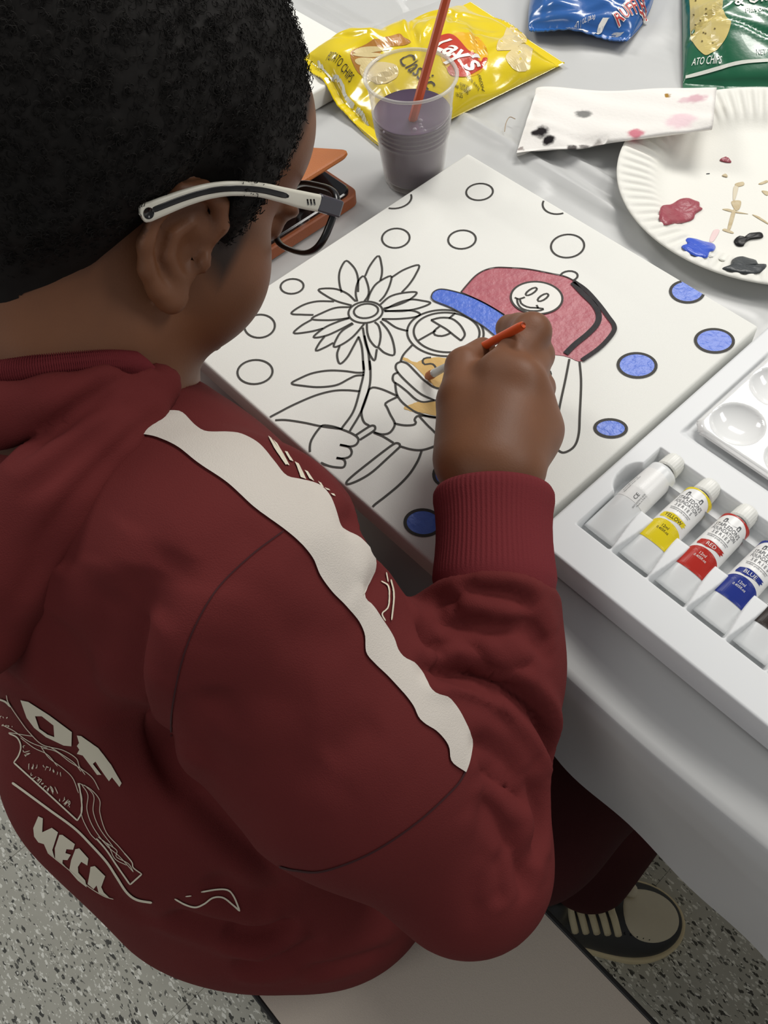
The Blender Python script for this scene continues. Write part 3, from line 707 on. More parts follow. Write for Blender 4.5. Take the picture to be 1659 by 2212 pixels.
FOLDS = [
 ([(378, 1470), (366, 1560), (378, 1640), (430, 1725), (500, 1795), (570, 1860), (625, 1940)], .006, .008), ([(470, 1480), (440, 1560), (432, 1640)], .004, .010), ([(640, 1200), (720, 1260), (760, 1300)], .0015, .010), ([(590, 1390), (690, 1370), (770, 1400)], .002, .012),
 ([(215, 1230), (200, 1340), (187, 1460), (222, 1560)], .009, .016), ([(300, 1230), (272, 1350), (260, 1450), (288, 1560), (362, 1650), (420, 1720)], .013, .014),
 ([(120, 1330), (112, 1420), (140, 1530)], .005, .014), ([(390, 1190), (350, 1260), (330, 1340)], .004, .014),
 ([(430, 1240), (490, 1185), (560, 1140)], .0012, .010), ([(700, 1640), (620, 1690), (560, 1750), (520, 1800)], .0022, .010), ([(820, 1560), (760, 1600), (700, 1640)], .0018, .009),
 ([(470, 1560), (560, 1530), (680, 1500)], .0022, .014), ([(450, 1660), (560, 1650), (690, 1600)], .002, .012),
 ([(930, 1322), (965, 1302), (1000, 1300)], 0.0043, 0.0052), ([(985, 1272), (1070, 1279), (1122, 1292), (1160, 1318)], 0.0058, 0.0047),
 ([(925, 1337), (970, 1345), (1017, 1343), (1060, 1332)], 0.0055, 0.0047), ([(1010, 1376), (1057, 1361), (1096, 1357), (1135, 1371), (1161, 1395), (1195, 1429)], 0.0046, 0.0046),
 ([(985, 1366), (1043, 1421), (1083, 1442), (1122, 1445), (1160, 1430)], 0.0029, 0.0034), ([(905, 1370), (935, 1385), (960, 1400)], 0.0087, 0.0076),
 ([(895, 1444), (952, 1446), (1017, 1455), (1070, 1474), (1122, 1505), (1161, 1542), (1183, 1581), (1193, 1626), (1190, 1690)], 0.0109, 0.0049),
 ([(1120, 1330), (1160, 1360), (1185, 1400)], 0.0043, 0.0057),
 ([(960, 1470), (1030, 1486), (1090, 1515)], 0.0026, 0.0038), ([(970, 1500), (1050, 1525), (1110, 1570)], 0.0020, 0.0038),
 ([(1010, 1597), (1057, 1620), (1096, 1652), (1125, 1688)], 0.0048, 0.0055), ([(1035, 1648), (1070, 1678), (1109, 1712), (1138, 1750)], 0.0061, 0.0055),
 ([(1042, 1706), (1077, 1766), (1118, 1858), (1137, 1945)], 0.0059, 0.0065), ([(1130, 1660), (1160, 1730), (1166, 1800), (1158, 1870)], 0.0052, 0.0057),
 ([(1036, 1730), (1046, 1858), (1010, 2010)], 0.0023, 0.0066), ([(1075, 1840), (1085, 1900), (1080, 1960)], 0.0043, 0.0047),
 ([(360, 1970), (434, 1996), (542, 2017), (640, 2008)], .007, .010), ([(480, 2009), (560, 2012), (637, 1986)], .005, .008),
 ([(500, 2080), (569, 2087), (637, 2064), (700, 2027)], .006, .009), ([(640, 2100), (740, 2085), (850, 2050)], .004, .008), ([(200, 1880), (260, 1940), (330, 2000)], .002, .010),
 ([(450, 1890), (520, 1930), (600, 1940)], .004, .010), ([(600, 960), (660, 1010), (700, 1060)], .0025, .006), ([(735, 1140), (770, 1120), (800, 1140)], .003, .006), ([(790, 1290), (810, 1260), (825, 1230)], .004, .006),
]
for pts, amp, wid in FOLDS:
    fold(V, vnormals(V, Fq), bvh_of(V, Fq), pts, amp, wid)
V = relax(V, Fq, 1, .25)
HOODV, HOODF = V, Fq
hoodie = child(obj('hoodie', mesh_from('hoodie', V, Fq), M_MAROON))
HB_BVH = bvh_of(V, Fq)
def sub(o, par):          # sub-part of a person part, geometry in world space
    o.parent = par; return o
def depth_at(px, py, dflt=.5):
    h, n = cast(HB_BVH, px, py)
    return dflt if h is None else float((h - CAM) @ RC[2])

HEAD_BVH = bvh_of(HEADV, HEADF)
def head_depth(px, py, dflt=.5):
    h, n = cast(HEAD_BVH, px, py); return dflt if h is None else float((h - CAM) @ RC[2])
# hood: separate layer of cloth lying over the shoulders
HOODL = [(345, 832, 50), (290, 885, 64), (215, 965, 86), (120, 1075, 120), (20, 1190, 150), (-90, 1310, 170)]
def _hp(px, py, rp, lift):
    d = min(depth_at(max(px, 2), py), head_depth(max(px, 2), py, 9.)) - lift; return atd(px, py, d), rp * d / FPX
hp = [_hp(x, y, r, .004) for x, y, r in HOODL]
hp2 = [_hp(x, y, r, .010) for x, y, r in [(325, 812, 22), (230, 838, 40), (120, 866, 54), (5, 896, 66), (-110, 930, 74)]]
VW = CAM - atd(200, 1000, .5); VW = VW / np.linalg.norm(VW)
def hood_sd(p):
    d = None
    for (a, ra), (b, rb) in zip(hp[:-1], hp[1:]):
        s = seg_sd(p, a, b, ra, rb, (VW, .62)); d = s if d is None else smin(d, s, .01)
    e = None
    for (a, ra), (b, rb) in zip(hp2[:-1], hp2[1:]):
        s = seg_sd(p, a, b, ra, rb, (VW, .7)); e = s if e is None else smin(e, s, .01)
    d = smin(d, e, .003)
    return d
V, Fq = sdf_mesh(hood_sd, A(-.12, -.34, .70), A(.26, .06, 1.0), .0032)
V = relax(V, Fq, 2, .5)
hb0 = bvh_of(V, Fq)
for pts, amp, wid in [([(300, 800), (223, 842), (104, 936), (10, 1004)], .004, .005), ([(360, 880), (250, 970), (150, 1080), (60, 1200)], .0016, .0035), ([(180, 1080), (90, 1200), (20, 1340)], .002, .006), ([(250, 900), (150, 990), (40, 1080)], .0015, .004)]:
    fold(V, vnormals(V, Fq), bvh_of(V, Fq), pts, amp, wid)
hood = child(obj('hood', mesh_from('hood', V, Fq), M_MAROON))
ALL_BVH = bvh_of(np.concatenate([HOODV, V]), np.concatenate([HOODF, Fq + len(HOODV)]))

def ribbon_px(lines, bvh, off, widths, step=6, cap=True):
    """cloth-hugging ribbons traced on the garment; widths in photograph pixels"""
    parts = []
    for ln, w in zip(lines, widths):
        ln = np.asarray(ln, float); L = np.linalg.norm(np.diff(ln, axis=0), axis=1).sum()
        P = spline(ln, max(4, int(L / step) + 2)) if len(ln) > 2 else np.linspace(ln[0], ln[-1], max(3, int(L / step) + 2))
        T = np.gradient(P, axis=0); T /= np.linalg.norm(T, axis=1)[:, None] + 1e-9; Nn = np.stack([-T[:, 1], T[:, 0]], 1)
        ww = np.full(len(P), w / 2.0)
        if cap: ww = ww * np.clip(np.minimum(np.arange(len(P)) + 1, len(P) - np.arange(len(P))) / 2.0, .35, 1)
        rows = []
        for p, nn, h in zip(P, Nn, ww):
            r3 = []
            for s in (-1, 0, 1):
                c, n = cast(bvh, *(p + nn * h * s)); r3.append(None if c is None else c + n * off)
            rows.append(r3)
        vs, fs, prev = [], [], None
        for r3 in rows:
            if any(c is None for c in r3) or (prev is not None and np.linalg.norm(r3[1] - vs[prev + 1]) > .02): prev = None
            if any(c is None for c in r3): continue
            b = len(vs); vs += r3
            if prev is not None: fs += [(prev, b, b + 1, prev + 1), (prev + 1, b + 1, b + 2, prev + 2)]
            prev = b
        if fs: parts.append((np.array(vs), fs))
    return join_raw(parts)
def poly_px(polys, bvh, off, maxe=9.0):
    """filled outlines traced on the garment, triangulated finely so they follow the cloth"""
    cu = bpy.data.curves.new('t', 'CURVE'); cu.dimensions = '2D'; cu.fill_mode = 'FRONT'
    for pl in polys:
        sp = cu.splines.new('POLY'); sp.points.add(len(pl) - 1); sp.use_cyclic_u = True
        for i, p in enumerate(pl): sp.points[i].co = (p[0], -p[1], 0, 1)
    ob = bpy.data.objects.new('t', cu); me = bpy.data.meshes.new_from_object(ob)
    bm = bmesh.new(); bm.from_mesh(me); bpy.data.objects.remove(ob); bpy.data.curves.remove(cu); bpy.data.meshes.remove(me)
    for _ in range(4):
        es = [e for e in bm.edges if e.calc_length() > maxe]
        if not es: break
        bmesh.ops.subdivide_edges(bm, edges=es, cuts=1); bmesh.ops.triangulate(bm, faces=bm.faces[:])
    vs, ok = [], []
    for v in bm.verts:
        c, n = cast(bvh, v.co.x, -v.co.y); ok.append(c is not None); vs.append(c + n * off if c is not None else A(0, 0, 0))
    fs = [tuple(v.index for v in f.verts) for f in bm.faces if all(ok[v.index] for v in f.verts)]
    bm.free()
    return np.array(vs), fs

# white stripe over the shoulder and down the sleeve
SU = [(350, 893), (373, 890), (394, 895), (420, 921), (446, 936), (492, 937), (523, 942), (560, 963), (591, 999), (617, 1030), (648, 1038), (689, 1051), (715, 1082), (731, 1134), (746, 1149), (777, 1165), (803, 1196), (808, 1227), (793, 1263), (784, 1289), (809, 1317), (832, 1351), (848, 1379), (857, 1404), (871, 1421), (896, 1435), (913, 1460), (930, 1490), (948, 1500), (965, 1505), (986, 1531), (1004, 1563), (1016, 1594), (1017, 1612), (1012, 1644), (1004, 1666)]
SL = [(285, 938), (298, 940), (337, 947), (384, 968), (430, 1004), (492, 1046), (549, 1098), (612, 1144), (648, 1175), (674, 1207), (689, 1243), (715, 1279), (746, 1310), (772, 1341), (785, 1372), (788, 1409), (809, 1435), (835, 1460), (860, 1487), (876, 1505), (891, 1526), (902, 1550), (918, 1565), (939, 1578), (957, 1597), (967, 1615), (970, 1639), (980, 1652), (1003, 1667)]
def resample(P, n):
    P = np.asarray(P, float); s = np.r_[0, np.cumsum(np.linalg.norm(np.diff(P, axis=0), axis=1))]
    t = np.linspace(0, s[-1], n); return np.stack([np.interp(t, s, P[:, 0]), np.interp(t, s, P[:, 1])], 1)
nu, nv = 130, 16
u_ = resample(spline(SU, 200), nu); l_ = resample(spline(SL, 200), nu)
vs = np.zeros((nu, nv, 3)); ok = np.ones((nu, nv), bool)
for i in range(nu):
    tm, last = 0.0, None
    for t in np.linspace(0, 1, 48):        # how far across the sleeve the cloth reaches here
        c, n = cast(HB_BVH, *(l_[i] + (u_[i] - l_[i]) * t))
        if c is None or (last is not None and np.linalg.norm(c - last) > .012): break
        tm, last = t, c
    for j in range(nv):
        p = l_[i] + (u_[i] - l_[i]) * tm * j / (nv - 1); c, n = cast(HB_BVH, *p)
        if c is None: ok[i, j] = False
        else: vs[i, j] = c + n * .0012
fl = grid_faces(nu, nv); okf = ok.reshape(-1)[fl].all(1)
VV = vs.reshape(-1, 3); span = np.linalg.norm(VV[fl[:, 0]] - VV[fl[:, 2]], axis=1); fl = fl[okf & (span < .02)]
def one_piece(V, F_):                      # keep the one connected strip (faces sharing edges)
    em = {}
    for k, f in enumerate(F_):
        for a, c in zip(f, np.roll(f, -1)): em.setdefault((min(a, c), max(a, c)), []).append(k)
    nb_ = [[] for _ in F_]
    for l in em.values():
        for k in l: nb_[k] += [m for m in l if m != k]
    seen = np.full(len(F_), -1); c = 0
    for s in range(len(F_)):
        if seen[s] >= 0: continue
        st = [s]; seen[s] = c
        while st:
            k = st.pop()
            for m in nb_[k]:
                if seen[m] < 0: seen[m] = c; st.append(m)
        c += 1
    F_ = F_[seen == np.bincount(seen).argmax()]; u, inv = np.unique(F_, return_inverse=True)
    return V[u], inv.reshape(-1, 4)
VV, fl = one_piece(VV, fl)
sub(obj('sleeve_stripe', mesh_from('sleeve_stripe', VV, fl), M_STRIPE), hoodie)

# seams
seams = [[(612, 1147), (540, 1202), (470, 1272), (422, 1352), (392, 1432), (374, 1520), (370, 1590)],
         [(604, 1871), (640, 1879), (700, 1880), (800, 1842), (900, 1776), (980, 1702), (1006, 1664)]]
for sm_, w in zip(seams, (3.4, 4.2)):
    sv, sf = ribbon_px([sm_], HB_BVH, .0006, [w]); sub(obj('sleeve_seam', mesh_from('sleeve_seam', sv, sf), M_SEAM), hoodie)

# print on the back
def c3(pts): return [(x / 2.765, 1440 + y / 2.765) for x, y in pts]
polys = [[c3([(128, 195), (175, 205), (300, 285), (435, 385), (432, 470), (385, 465), (280, 415), (210, 360), (165, 300)]), c3([(215, 290), (255, 290), (325, 345), (330, 415), (290, 400), (240, 365)])],
  [c3([(465, 405), (490, 408), (590, 480), (665, 580), (728, 690), (716, 712), (672, 655), (655, 678), (600, 600), (575, 560), (560, 575), (610, 640), (585, 640), (545, 585), (500, 525), (465, 515), (480, 490), (465, 468), (478, 450)])],
  [c3([(205, 960), (235, 890), (262, 902), (258, 985), (315, 958), (352, 985), (318, 1090), (332, 1142), (290, 1105), (268, 1055), (235, 1045), (210, 1010)])],
  [c3([(360, 1000), (378, 1000), (452, 1055), (442, 1088), (402, 1085), (396, 1108), (428, 1118), (408, 1150), (380, 1148), (378, 1168), (412, 1205), (335, 1146), (333, 1080)])],
  [c3([(455, 1085), (478, 1080), (532, 1140), (526, 1182), (490, 1160), (470, 1190), (472, 1225), (512, 1270), (522, 1312), (470, 1272), (418, 1212), (430, 1150)])],
  [c3([(545, 1190), (570, 1185), (632, 1245), (607, 1310), (622, 1342), (664, 1382), (592, 1344), (580, 1300), (562, 1322), (527, 1292)])]]
for p in polys:
    v, f = poly_px(p, HB_BVH, .0008); sub(obj('printed_letter', mesh_from('printed_letter', v, f), M_PRINT), hoodie)
lines = [c3(l) for l in [
  [(0, 190), (40, 205), (70, 235)], [(45, 165), (60, 215), (130, 320), (180, 385), (260, 460), (380, 492), (460, 540), (480, 590), (515, 640)],
  [(60, 395), (110, 420), (132, 470), (120, 525), (90, 570)], [(90, 570), (280, 742), (468, 915)], [(468, 915), (495, 850), (482, 720), (475, 690)],
  [(80, 690), (150, 740), (300, 850), (450, 960), (550, 1060), (640, 1160), (700, 1250), (760, 1340), (820, 1385), (910, 1403)],
  [(290, 1105), (420, 1210), (530, 1305), (620, 1362), (680, 1382)],
  [(1045, 1380), (1110, 1415), (1170, 1430), (1220, 1410), (1270, 1375), (1330, 1375), (1390, 1420), (1430, 1455)], [(1430, 1455), (1395, 1370), (1360, 1330), (1300, 1325), (1200, 1340)], [(1110, 1366), (1145, 1362)],
  [(580, 1020), (640, 1090), (700, 1180), (780, 1295)], [(780, 1295), (850, 1232)], [(850, 1232), (800, 1195), (790, 1160), (740, 1100)],
  [(478, 690), (545, 725), (600, 790), (602, 870), (640, 985), (715, 1070), (790, 1160)], [(495, 700), (530, 760), (525, 850), (560, 950), (640, 1060), (720, 1130), (800, 1220)],
  [(510, 700), (565, 765), (562, 860), (600, 960), (680, 1070)], [(470, 690), (495, 780), (492, 880), (540, 985), (580, 1030)],
  [(20, 345), (90, 380), (160, 430), (220, 460), (290, 480)], [(60, 390), (130, 400), (200, 410)], [(250, 470), (300, 540), (380, 600), (440, 660), (475, 750)], [(260, 480), (340, 500), (420, 560), (500, 610), (560, 660), (598, 730)],
  [(130, 420), (210, 480), (290, 520), (350, 590)], [(300, 470), (380, 520), (450, 570), (490, 620)], [(590, 1010), (650, 1060), (690, 1140), (760, 1180)], [(630, 1040), (700, 1090), (700, 1130), (770, 1170), (800, 1220)]]]
ww = [4, 1.6, 3, 3.4, 3, 5, 1.6, 3.6, 3.6, 2.4, 3.4, 3.4, 2.4] + [1.5] * 11
lines = lines; ww = ww[:len(lines)] + [1.5] * (len(lines) - len(ww))
def scribble(p0, p1, n, h):       # illegible handwriting in the printed note
    out = []; p0 = A(*p0); p1 = A(*p1); t = (p1 - p0) / n; nn = A(-t[1], t[0]); nn = nn / np.linalg.norm(nn) * h
    for i in range(n):
        b = p0 + t * i; out.append([tuple(b + t * rnd.uniform(0, .8) + nn * rnd.uniform(-.5, .5)) for _ in range(rnd.choice((3, 4, 5)))])
    return out
for p0, p1, n, h in [((150, 460), (180, 540), 3, 40), ((175, 590), (240, 590), 3, 45), ((260, 590), (380, 640), 6, 40), ((190, 630), (300, 740), 7, 34), ((310, 740), (360, 720), 2, 60), ((365, 780), (440, 830), 5, 44), ((5, 300), (60, 300), 3, 16), ((15, 345), (90, 360), 4, 16)]:
    sc = [c3(l) for l in scribble(p0, p1, n, h)]; lines += sc; ww += [1.6] * len(sc)
rv, rf = ribbon_px(lines, HB_BVH, .0009, ww, step=4)
sub(obj('back_print_lines', mesh_from('back_print_lines', rv, rf), M_PRINT), hoodie)['kind'] = 'stuff'
# print on the chest, just visible past the stripe
def c7(pts): return [(540 + x / 3.567, 880 + y / 3.567) for x, y in pts]
for l in [
  [(135, 225), (160, 245), (290, 440), (272, 452), (180, 320)], [(175, 258), (205, 285), (300, 455), (285, 450)], [(262, 345), (285, 350), (330, 425), (300, 415)], [(340, 425), (370, 440), (425, 560), (385, 545)], [(415, 490), (440, 500), (490, 575), (450, 555)], [(520, 575), (545, 590), (565, 625), (545, 615)], [(570, 625), (605, 638), (612, 648), (590, 645)], [(615, 668), (640, 672), (652, 690), (630, 684)]]:
    v, f = poly_px([c7(l)], HB_BVH, .0008, 6)
    if f: sub(obj('chest_letter', mesh_from('chest_letter', v, f), M_PRINT), hoodie)
for l, w in (([(1005, 1345), (1058, 1385), (1064, 1480), (1050, 1550), (1010, 1590), (1035, 1645)], 3), ([(1075, 1330), (1098, 1450), (1080, 1640)], 3.4), ([(1040, 1275), (1055, 1350)], 2.5)):
    try: v, f = ribbon_px([c7(l)], HB_BVH, .0009, [w], 4)
    except ValueError: continue
    sub(obj('chest_print_line', mesh_from('chest_print_line', v, f), M_PRINT), hoodie)

# ribbed cuff
T = (cb_ - ca_) / np.linalg.norm(cb_ - ca_); n1 = np.cross(T, A(0, 0, 1)); n1 /= np.linalg.norm(n1); n2 = np.cross(n1, T)
seg = 300; ang = np.linspace(0, 2 * math.pi, seg, endpoint=False); rows = []
for t, r, rib in [(.02, .0300, 0), (.00, .0325, 0), (.01, .0345, .4), (.06, .0358, .8), (.14, .0357, 1), (.25, .0345, 1), (.40, .0338, 1), (.55, .0338, 1), (.70, .0343, 1), (.85, .0352, 1), (.93, .0356, .6), (.97, .0352, 0), (1.04, .0346, 0), (1.12, .033, 0)]:
    rr = r + .00028 * rib * np.cos(ang * 75)
    rows.append(ca_ + (cb_ - ca_) * t + (np.cos(ang)[:, None] * n1 + .88 * np.sin(ang)[:, None] * n2) * rr[:, None])
sub(obj('cuff', mesh_from('cuff', np.concatenate(rows), grid_faces(len(rows), seg, False, True)[:, ::-1]), M_MAROON2), hoodie)
# ribbed neckband of the hood
nb = [atd(x, y, head_depth(max(x, 3), y - 6) - .004) for x, y in [(338, 800), (295, 791), (240, 787), (170, 790), (90, 798), (5, 810)]]
nb.append(nb[-1] * 2 - nb[-2])
P = spline(nb, 200); tv, tf = tube(P, (.0072 + .0006 * np.cos(np.arange(200) * math.pi)) * np.clip(np.arange(200) / 40 + .12, 0, 1), 12)
sub(obj('neckband', mesh_from('neckband', tv, tf), M_MAROON2), hood)

# --- trousers
def pants_sd(p):
    d = seg_sd(p, A(.275, -.15, .475), A(.30, -.08, .495), .095, .085, (ZA, .7))
    d = smin(d, chain_sd(p, [A(.335, -.105, .49), A(.378, -.01, .493), A(.398, .24, .472)], [.056, .075, .070], .02), .02)
    d = smin(d, chain_sd(p, [A(.21, -.10, .50), A(.205, .25, .475)], [.076, .064], .02), .03)
    d = smin(d, chain_sd(p, [A(.398, .24, .472), A(.432, .085, .150)], [.068, .052], .02), .02)
    d = smin(d, chain_sd(p, [A(.205, .25, .475), A(.19, .17, .14)], [.064, .056], .02), .02)
    return smax(d, -bench_sd(p), .004)
V, Fq = sdf_mesh(pants_sd, A(.08, -.27, .06), A(.54, .34, .60), .006)
V = relax(V, Fq, 2, .5)
pants = child(obj('trousers', mesh_from('trousers', V, Fq), M_PANTS))
# ------------------------------------------------------------------ glasses
M_GWHITE = mat('cream_plastic', (228, 224, 208), 0.35)
M_GBLACK = mat('black_plastic', (22, 21, 22), 0.25)
M_GSMOKE = mat('smoky_hinge_plastic', (74, 72, 80), 0.2, coat=0.3)
def clear_mat(name, tint=(255, 255, 255), alpha=0.12, rough=0.03, gl=0.5):
    m, nt, b = new_mat(name); nt.nodes.remove(b)
    out = nt.nodes['Material Output']; tr = nt.nodes.new('ShaderNodeBsdfTransparent'); g = nt.nodes.new('ShaderNodeBsdfPrincipled')
    g.inputs['Base Color'].default_value = (*lin(tint), 1); g.inputs['Roughness'].default_value = rough
    lw = nt.nodes.new('ShaderNodeLayerWeight'); lw.inputs['Blend'].default_value = .5; fr = nt.nodes.new('ShaderNodeMath'); fr.operation = 'POWER'; fr.inputs[1].default_value = 3.0; nt.links.new(lw.outputs['Facing'], fr.inputs[0])
    ma = nt.nodes.new('ShaderNodeMath'); ma.operation = 'MULTIPLY_ADD'; ma.inputs[1].default_value = gl; ma.inputs[2].default_value = alpha
    mx = nt.nodes.new('ShaderNodeMixShader'); nt.links.new(fr.outputs[0], ma.inputs[0]); nt.links.new(ma.outputs[0], mx.inputs[0])
    nt.links.new(tr.outputs[0], mx.inputs[1]); nt.links.new(g.outputs[0], mx.inputs[2]); nt.links.new(mx.outputs[0], out.inputs['Surface'])
    return m
M_LENS = clear_mat('lens_glass', alpha=0.02, gl=0.25)
def onside(px, py, c):          # where the view line meets the plane beside the head, in head coordinates
    o = hl(CAM[None])[0]; d = hl((CAM + ray(px, py))[None])[0] - o
    return o + d * ((c - o[0]) / d[0])
glasses = empty('eyeglasses', "pair of glasses with white temple arm and black rims worn by the child", 'glasses', tuple(hw((0, .10, 0))))
def gsub(o, par=None):
    o.parent = par or glasses
    if par is None: o.matrix_parent_inverse = Matrix.Translation(-Vector(glasses.location))
    return o
TC = [(303, 464, 17, .0835), (318, 459, 21, .0835), (350, 446, 20, .0835), (400, 427, 18, .083), (450, 413, 17, .083), (500, 407, 16, .0845), (560, 410, 16, .0845), (610, 421, 17, .0838), (650, 431, 19, .082), (694, 440, 19, .082)]
cen = spline([(x, y) for x, y, r, c in TC], 60); tt = np.linspace(0, 1, 60)
hh = np.interp(tt, np.linspace(0, 1, len(TC)), [r for *_, r, c in TC]); cc = np.interp(tt, np.linspace(0, 1, len(TC)), [t[3] for t in TC])
def band(cen, hh, cc, th, mirror=False, round_start=False):
    T = np.gradient(cen, axis=0); T /= np.linalg.norm(T, axis=1)[:, None]; Nn = np.stack([-T[:, 1], T[:, 0]], 1)
    rows = []
    prof = [(-1, .25), (-.93, .85), (-.6, 1), (0, 1.05), (.6, 1), (.93, .85), (1, .25)]
    for i in range(len(cen)):
        h = hh[i]
        if round_start: h = h * min(1, math.sqrt(max(0.02, 1 - (1 - min(1, i / 3.0)) ** 2)))
        row = []
        for s, o in prof: row.append(onside(*(cen[i] + Nn[i] * h * s), cc[i]) + A(th * o, 0, 0))
        for s, o in prof[::-1]: row.append(onside(*(cen[i] + Nn[i] * h * s), cc[i]) - A(th * o, 0, 0))
        rows.append(row)
    R = np.array(rows); n, m = R.shape[:2]
    if mirror: R = R * A(-1, 1, 1)
    Fs = [tuple(f) for f in grid_faces(n, m, False, True)] + [tuple(range(m))[::-1], tuple(range((n - 1) * m, n * m))]
    return hw(R.reshape(-1, 3)), Fs
for mir in (False, True):
    v, f = band(cen, hh, cc, .0014, mir, True); arm = gsub(obj('temple_arm', mesh_from('temple_arm', v, f), M_GWHITE))
    k = slice(9, 49); v, f = band(cen[k], np.full(40, 6.5) * np.clip(np.minimum(np.arange(40), np.arange(40)[::-1]) / 2 + .4, 0, 1), cc[k] + .0014, .0003, mir)
    gsub(obj('inlay', mesh_from('inlay', v, f), M_GBLACK), arm)
    ctr = onside(318, 459, .0835); a = np.linspace(0, 6.283, 20, endpoint=False)
    ring = np.array([ctr + A(.0017, .0026 * math.cos(t), .0026 * math.sin(t)) for t in a]); rv = np.concatenate([ring, ring * 1 + A(-.001, 0, 0)]) * A(-1 if mir else 1, 1, 1)
    gsub(obj('end_hole', mesh_from('end_hole', hw(rv), [tuple(range(20)), tuple(range(20, 40))[::-1]] + [(i, (i + 1) % 20, 20 + (i + 1) % 20, 20 + i) for i in range(20)]), M_GBLACK), arm)
    parts = []
    for x in (664, 671, 678):
        v, f = band(np.array([(x, 430.0), (x + 1, 436.), (x + 2, 443.)]), np.full(3, 1.6), np.full(3, .0835), .0002, mir); parts.append((v, f))
    gv, gf = join_raw(parts); gsub(obj('tick_mark', mesh_from('tick_mark', gv, gf), M_GBLACK), arm)
H0 = onside(692, 440, .082); H1 = onside(728, 449, .081)
YF = H1[1] + .001; ZH = H1[2]
for s in (1, -1):
    bm = box_bm(.0042, float(np.linalg.norm(H1 - H0)) + .004, .0090, .0012)
    c = (H0 + H1) / 2 * A(s, 1, 1); me = bpy.data.meshes.new('hinge'); bm.to_mesh(me); bm.free()
    v = np.array([hw(A(*p.co) + c) for p in me.vertices]); me.vertices.foreach_set('co', v.astype(np.float32).ravel())
    gsub(obj('hinge', me, M_GSMOKE, smooth=False))
    # rim: rounded square lens outline, wrapping a little round the face
    xc, zc, hx, hz_ = H1[0] - .0295, ZH - .0115, .0275, .0185
    a = np.linspace(0, 2 * math.pi, 64, endpoint=False); e = 2 / 3.4
    xs = np.sign(np.cos(a)) * np.abs(np.cos(a)) ** e * hx + xc; zs = np.sign(np.sin(a)) * np.abs(np.sin(a)) ** e * hz_
    xs = xs - .003 * (zs < 0) * (zs / hz_) ** 2 * np.sign(xs - xc); zs = zs + zc + .002 * (xs - xc) / hx
    def onface(x, z): return A(s * x, YF + 1.1 * (H1[0] ** 2 - x * x) + .10 * (z - ZH), z)
    P = np.array([onface(x, z) for x, z in zip(xs, zs)])
    T = np.gradient(np.concatenate([P[-1:], P, P[:1]]), axis=0)[1:-1]; T /= np.linalg.norm(T, axis=1)[:, None]
    yv = A(0, 1, 0); out = np.cross(T, yv); out /= np.linalg.norm(out, axis=1)[:, None]
    t8 = np.linspace(0, 2 * math.pi, 10, endpoint=False)
    V = P[:, None] + .0016 * np.cos(t8)[None, :, None] * out[:, None] + .0024 * np.sin(t8)[None, :, None] * yv
    rim = gsub(obj('rim', mesh_from('rim', hw(V.reshape(-1, 3)), grid_faces(64, 10, True, True)), M_GBLACK))
    rings = [P * 1.0]; c0 = P.mean(0)
    for k in (.66, .33): rings.append(c0 + (P - c0) * k + A(0, .0012 * (1 - k), 0))
    LV = np.concatenate(rings + [c0[None] + A(0, .0014, 0)]); LF = [tuple(f) for f in grid_faces(3, 64, False, True)] + [(128 + i, 128 + (i + 1) % 64, 192) for i in range(64)]
    gsub(obj('lens', mesh_from('lens', hw(LV), LF), M_LENS))
bp_ = spline([onface(-(H1[0] - .056), ZH - .006), onface(0, ZH - .003) + A(0, .002, 0), onface(H1[0] - .056, ZH - .006)], 12)
v, f = tube(bp_, .0022, 8); gsub(obj('bridge', mesh_from('bridge', hw(v), f), M_GBLACK))
# ------------------------------------------------------------------ text and surface prints
def text_mesh(txt, size=1.0, shear=0.0, bold=0.0, align='CENTER', spacing=1.0):
    cu = bpy.data.curves.new('t', 'FONT'); cu.body = txt; cu.size = size; cu.shear = shear; cu.offset = bold; cu.align_x = align; cu.align_y = 'CENTER'
    cu.resolution_u = 2; cu.space_character = spacing
    ob = bpy.data.objects.new('t', cu); me = bpy.data.meshes.new_from_object(ob)
    bm = bmesh.new(); bm.from_mesh(me); bmesh.ops.triangulate(bm, faces=bm.faces[:])
    V = np.array([tuple(v.co)[:2] for v in bm.verts]).reshape(-1, 2); Fs = [tuple(v.index for v in f.verts) for f in bm.faces]
    bm.free(); bpy.data.objects.remove(ob); bpy.data.curves.remove(cu); bpy.data.meshes.remove(me)
    return V, Fs
def subdiv2(V, Fs, maxe):
    bm = bmesh.new(); vs = [bm.verts.new((p[0], p[1], 0)) for p in V]
    for t in Fs:
        try: bm.faces.new([vs[i] for i in t])
        except ValueError: pass
    for _ in range(5):
        es = [e for e in bm.edges if e.calc_length() > maxe]
        if not es: break
        bmesh.ops.subdivide_edges(bm, edges=es, cuts=1); bmesh.ops.triangulate(bm, faces=bm.faces[:])
    bm.verts.index_update(); V2 = np.array([tuple(v.co)[:2] for v in bm.verts]); F2 = [tuple(v.index for v in t.verts) for t in bm.faces]; bm.free()
    return V2, F2
def bag_px(bag, ob, px, py, iters=14):
    """point of the bag's own surface that shows at this place in the photograph"""
    loc = A(*ob.location); an = ob.rotation_euler[2]; c, s = math.cos(-an), math.sin(-an); z = loc[2] + .02; P = None
    for _ in range(iters):
        q = atz(px, py, z)[:2] - loc[:2]; L = A(q[0] * c - q[1] * s, q[0] * s + q[1] * c)
        if P is None: P = L.copy()
        P = np.clip(P, -.492 * A(bag.W, bag.L), .492 * A(bag.W, bag.L)); p3 = bag.pos(P); P = P + .8 * (L - p3[:2]); z = .5 * z + .5 * (loc[2] + p3[2])
    return tuple(np.clip(P, -.492 * A(bag.W, bag.L), .492 * A(bag.W, bag.L)))
